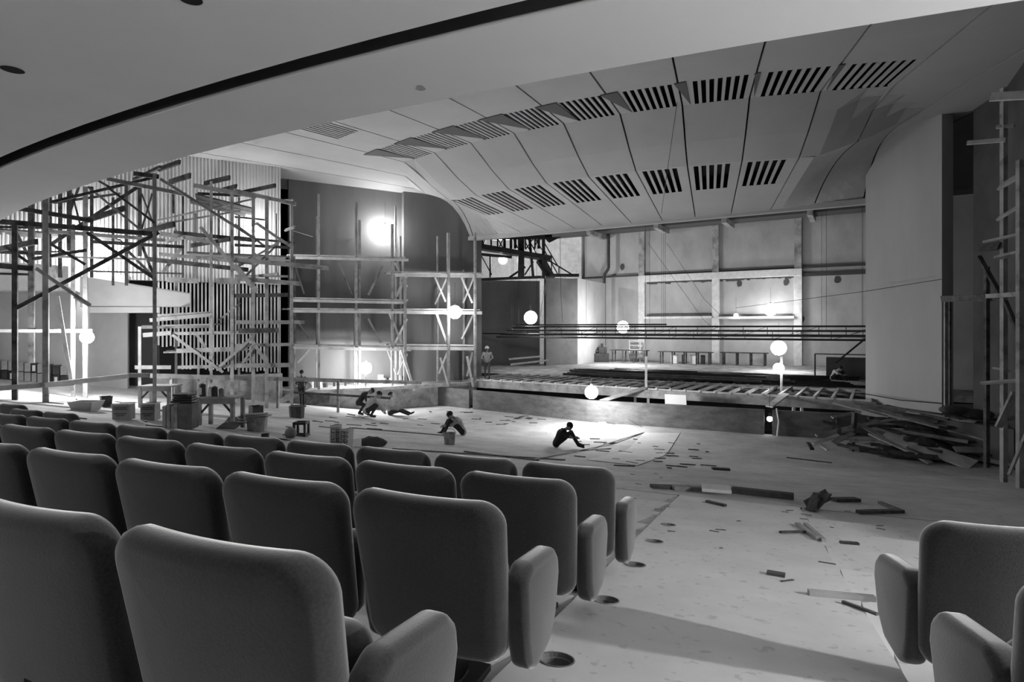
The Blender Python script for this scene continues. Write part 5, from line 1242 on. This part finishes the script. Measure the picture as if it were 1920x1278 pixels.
def person(label, loc, rz, J, mats, hair='hair', scale=1.0):
    """J: joints in metres, x forward, y left; mats: shirt, trousers"""
    root = bpy.data.objects.new('person', None); COL.objects.link(root); root.location = loc; root.rotation_euler = (0, 0, rz); root.scale = (scale,) * 3; tag(root, label, 'person')
    mb = MB(); bones = []
    def B(a, b, r1, r2, kind): capsule(mb, J[a] if isinstance(a, str) else a, J[b] if isinstance(b, str) else b, r1, r2); bones.append((V(J[a] if isinstance(a, str) else a), V(J[b] if isinstance(b, str) else b), kind))
    pel, che, nek, hed = V(J['pel']), V(J['che']), V(J['nek']), V(J['hed'])
    lat = V(J['shL']) - V(J['shR']); lat.normalize(); hl = V(J['hpL']) - V(J['hpR']); hl.normalize()
    mid = pel.lerp(che, .5)
    for s in (-1, 1):
        B(pel + hl * .07 * s, mid + lat * .06 * s, .115, .105, 2); B(mid + lat * .06 * s, che + lat * .07 * s, .105, .12, 2)
        S = 'L' if s > 0 else 'R'
        B(che + lat * .05 * s, 'sh' + S, .11, .07, 2); B('sh' + S, 'el' + S, .056, .042, 2); B('el' + S, 'ha' + S, .040, .027, 1 if J.get('bare', True) else 2)
        B('hp' + S, 'kn' + S, .088, .058, 3); B('kn' + S, 'an' + S, .056, .040, 3); B('an' + S, 'to' + S, .042, .032, 4)
        # hand: palm, four fingers, thumb
        h = V(J['ha' + S]); f = (h - V(J['el' + S])).normalized(); side = f.cross(V((0, 0, 1)));
        if side.length < .2: side = V((0, 1, 0))
        side.normalize(); dn = side.cross(f) * -1
        if dn.z > 0: dn = -dn
        B(h, h + f * .07, .026, .03, 1); pc = h + f * .075
        for k, (o_, L) in enumerate(((-.027, .065), (-.009, .078), (.009, .072), (.027, .055))):
            k1 = pc + side * o_ + f * L * .5; B(pc + side * o_ * .9, k1, .0105, .0095, 1); B(k1, k1 + f * L * .35 + dn * L * .35, .0095, .008, 1)
        B(h + f * .03 - side * .02 * s, h + f * .055 - side * .055 * s + dn * .01, .013, .0095, 1)
    B(che, nek, .075, .055, 2); B(nek, hed, .052, .06, 1)
    fw = V(J.get('face', (1, 0, 0))).normalized(); up = (hed - nek).normalized(); fw = (fw - up * fw.dot(up)).normalized(); sd = up.cross(fw)
    c = hed + up * .04
    B(c - fw * .025 + up * .02, c - fw * .005 + up * .035, .088, .085, 5); B(c + fw * .035 - up * .02, c + fw * .03 - up * .06, .062, .045, 1)
    B(c + fw * .085 - up * .0, c + fw * .108 - up * .028, .012, .016, 1)                     # nose
    B(c + fw * .082 - up * .058 + sd * .02, c + fw * .082 - up * .058 - sd * .02, .012, .012, 1)   # mouth
    for s in (-1, 1): B(c + sd * .083 * s + up * .01, c + sd * .083 * s - up * .03, .016, .012, 1); B(c + fw * .072 + up * .018 + sd * .03 * s, c + fw * .076 + up * .018 + sd * .036 * s, .015, .014, 1)
    tmp = mb.build('tmp_body', m_skin); md = tmp.modifiers.new('r', 'REMESH'); md.mode = 'VOXEL'; md.voxel_size = .0125
    sm = tmp.modifiers.new('s', 'SMOOTH'); sm.iterations = 3; sm.factor = .5
    dg = bpy.context.evaluated_depsgraph_get(); me = bpy.data.meshes.new_from_object(tmp.evaluated_get(dg)); bpy.data.objects.remove(tmp)
    me.materials.clear()
    for m in (m_skin, mats[0], mats[1], m_cloth_d, m_hair): me.materials.append(m)
    idx = {1: 0, 2: 1, 3: 2, 4: 3, 5: 0}
    ab = [(a, b - a, max((b - a).length_squared, 1e-9), k) for a, b, k in bones]
    for p in me.polygons:
        x = p.center; best = None; bd = 1e9
        for a, d, l2, k in ab:
            t = max(0, min(1, (x - a).dot(d) / l2)); e = (x - a - d * t).length_squared
            if e < bd: bd = e; best = k
        p.material_index = idx[best]; p.use_smooth = True
    body = bpy.data.objects.new('body', me); COL.objects.link(body); body.parent = root
    if hair == 'hair':
        h = MB(); h.sphere((0, 0, 0), .101, 16, 10, (1.06, .92, .95)); o = []
        for v in h.v: o.append(c - fw * .03 + up * .035 + fw * v.x + sd * v.y + up * v.z)
        h.v = o; keep = []
        for f in h.f:
            ce = sum((h.v[i] for i in f), V()) / len(f) - c
            if not (ce.dot(fw) > .045 and ce.dot(up) < .07) and ce.dot(up) > -.045: keep.append(f)
        h.f = keep; h.mi = [0] * len(keep); h.build('hair', m_hair, root, smooth=True)
    elif hair in ('helmet', 'cap'):
        h = MB(); m_ = m_white if hair == 'helmet' else m_cloth_d; cc = c - fw * .02 + up * .05; n = 16
        for j, (r, z) in enumerate(((.135, -.01), (.108, .0), (.105, .04), (.08, .085), (.03, .105), (0, .108))):
            for i in range(n): a = 6.28318 * i / n; h.v.append(cc + fw * r * math.cos(a) * (1.12 if j == 0 and math.cos(a) > 0 else 1) + sd * r * math.sin(a) + up * z)
        for l in range(5):
            for i in range(n): h.f.append([l * n + i, l * n + (i + 1) % n, (l + 1) * n + (i + 1) % n, (l + 1) * n + i]); h.mi.append(0)
        h.build('cap' if hair == 'cap' else 'hard_hat', m_, root, smooth=True)
    belt = None
    return root
def sym(d):
    o = dict(d)
    for k in list(d):
        if k.endswith('_'):
            v = d[k]; o[k[:-1] + 'L'] = (v[0], v[1], v[2]); o[k[:-1] + 'R'] = (v[0], -v[1], v[2]); del o[k]
    return o
stand = sym(dict(pel=(0, 0, .93), che=(.0, 0, 1.27), nek=(.01, 0, 1.46), hed=(.03, 0, 1.56), sh_=(0, .19, 1.37), el_=(-.03, .25, 1.08), ha_=(.06, .24, .86), hp_=(0, .09, .90), kn_=(.03, .10, .49), an_=(-.01, .11, .08), to_=(.15, .13, .035)))
def up_pose(base, **k): d = dict(base); d.update(k); return d
sit_knees = sym(dict(pel=(0, 0, .12), che=(.13, 0, .41), nek=(.27, 0, .53), hed=(.35, 0, .58), sh_=(.18, .17, .48), el_=(.36, .20, .34), ha_=(.56, .10, .30), hp_=(.03, .09, .13), kn_=(.44, .13, .44), an_=(.64, .12, .09), to_=(.80, .13, .04), face=(.8, 0, -.6)))
squat = sym(dict(pel=(0, 0, .24), che=(.22, 0, .54), nek=(.34, 0, .68), hed=(.43, 0, .74), sh_=(.26, .18, .62), el_=(.42, .22, .42), ha_=(.60, .12, .20), hp_=(.02, .10, .26), kn_=(.36, .18, .48), an_=(.10, .14, .09), to_=(.26, .15, .04), face=(.7, 0, -.7)))
def floor_at(px, py): return on_floor(px, py)
# 1 man standing by the rail
person('person standing beside the timber rail with back turned, dark shirt and trousers', V((-.359 * 25.3, 25.3, floor_z(-.359 * 25.3, 25.3))), math.radians(75), up_pose(stand, anL=(.12, .10, .08), toL=(.28, .12, .035), knL=(.10, .1, .49), haR=(.16, -.14, 1.0), haL=(.16, .14, 1.0), elL=(-.02, .26, 1.10), elR=(-.02, -.26, 1.10)), (m_shirt_g if False else m_jean, m_cloth_d), scale=.93)
# 2, 3 group at the bright lamp
person('person squatting with rounded back, grey shirt, by the brightest lamp', floor_at(687, 783), math.radians(35), squat, (m_shirt_g, m_cloth_d), scale=1.18)
person('person in dark clothes bending over beside the squatting one in the light shirt', floor_at(672, 778), math.radians(15), up_pose(sym(dict(pel=(0, 0, .50), che=(.22, 0, .80), nek=(.36, 0, .90), hed=(.45, 0, .93), sh_=(.26, .18, .86), el_=(.30, .22, .58), ha_=(.34, .18, .30), hp_=(.0, .10, .50), kn_=(.25, .14, .40), an_=(.02, .14, .09), to_=(.18, .15, .04), face=(.5, 0, -.8)))), (m_cloth_d, m_cloth_d), hair='cap', scale=1.05)
# 4 man leaning back on one arm
person('person sitting on the floor leaning back on one arm, legs stretched out to the right', floor_at(733, 778), math.radians(-12), up_pose(sym(dict(pel=(0, 0, .11), che=(-.06, 0, .47), nek=(-.05, 0, .65), hed=(-.02, 0, .75), sh_=(-.06, .17, .56), el_=(-.26, .22, .32), ha_=(-.38, .24, .05), hp_=(.02, .09, .11), kn_=(.42, .13, .20), an_=(.78, .14, .07), to_=(.88, .18, .12))), elR=(.1, -.22, .36), haR=(.3, -.1, .26)), (m_shirt_g, m_cloth_d), scale=1.16)
# 5 man seen from behind the bucket, knees up, facing left
person('person sitting with knees drawn up behind the grey bucket, facing left', floor_at(868, 816), math.radians(187), up_pose(sit_knees, knL=(.40, .20, .50), anL=(.58, .22, .08), toL=(.7, .25, .04)), (m_shirt_g, m_cloth_d), scale=1.13)
# 6 man in black in front of the bright floor
person('person all in black sitting on the bright floor, head bent over raised knees', floor_at(1043, 838), math.radians(-6), sit_knees, (m_cloth_d, m_cloth_d), scale=1.06)
# 7 man with hard hat on the stage
p = at_z(910, 710, ZS); person('person with a pale hard hat standing on the stage at the scaffold edge', V((p.x + .1, p.y, ZS)), math.radians(-95), up_pose(stand, elL=(-.05, .3, 1.12), haL=(.14, .16, 1.0), elR=(-.05, -.3, 1.12), haR=(.14, -.16, 1.0)), (m_shirt_g, m_jean), hair='helmet', scale=1.02)
# 8 man sitting at the back of the stage
p = Pn(1562, 688, 34); person('person in a white shirt sitting on the pipes at the far end of the stage', V((p.x, p.y, ZS + .12)), math.radians(-60), up_pose(sit_knees), (m_paper, m_cloth_d), scale=1.0)
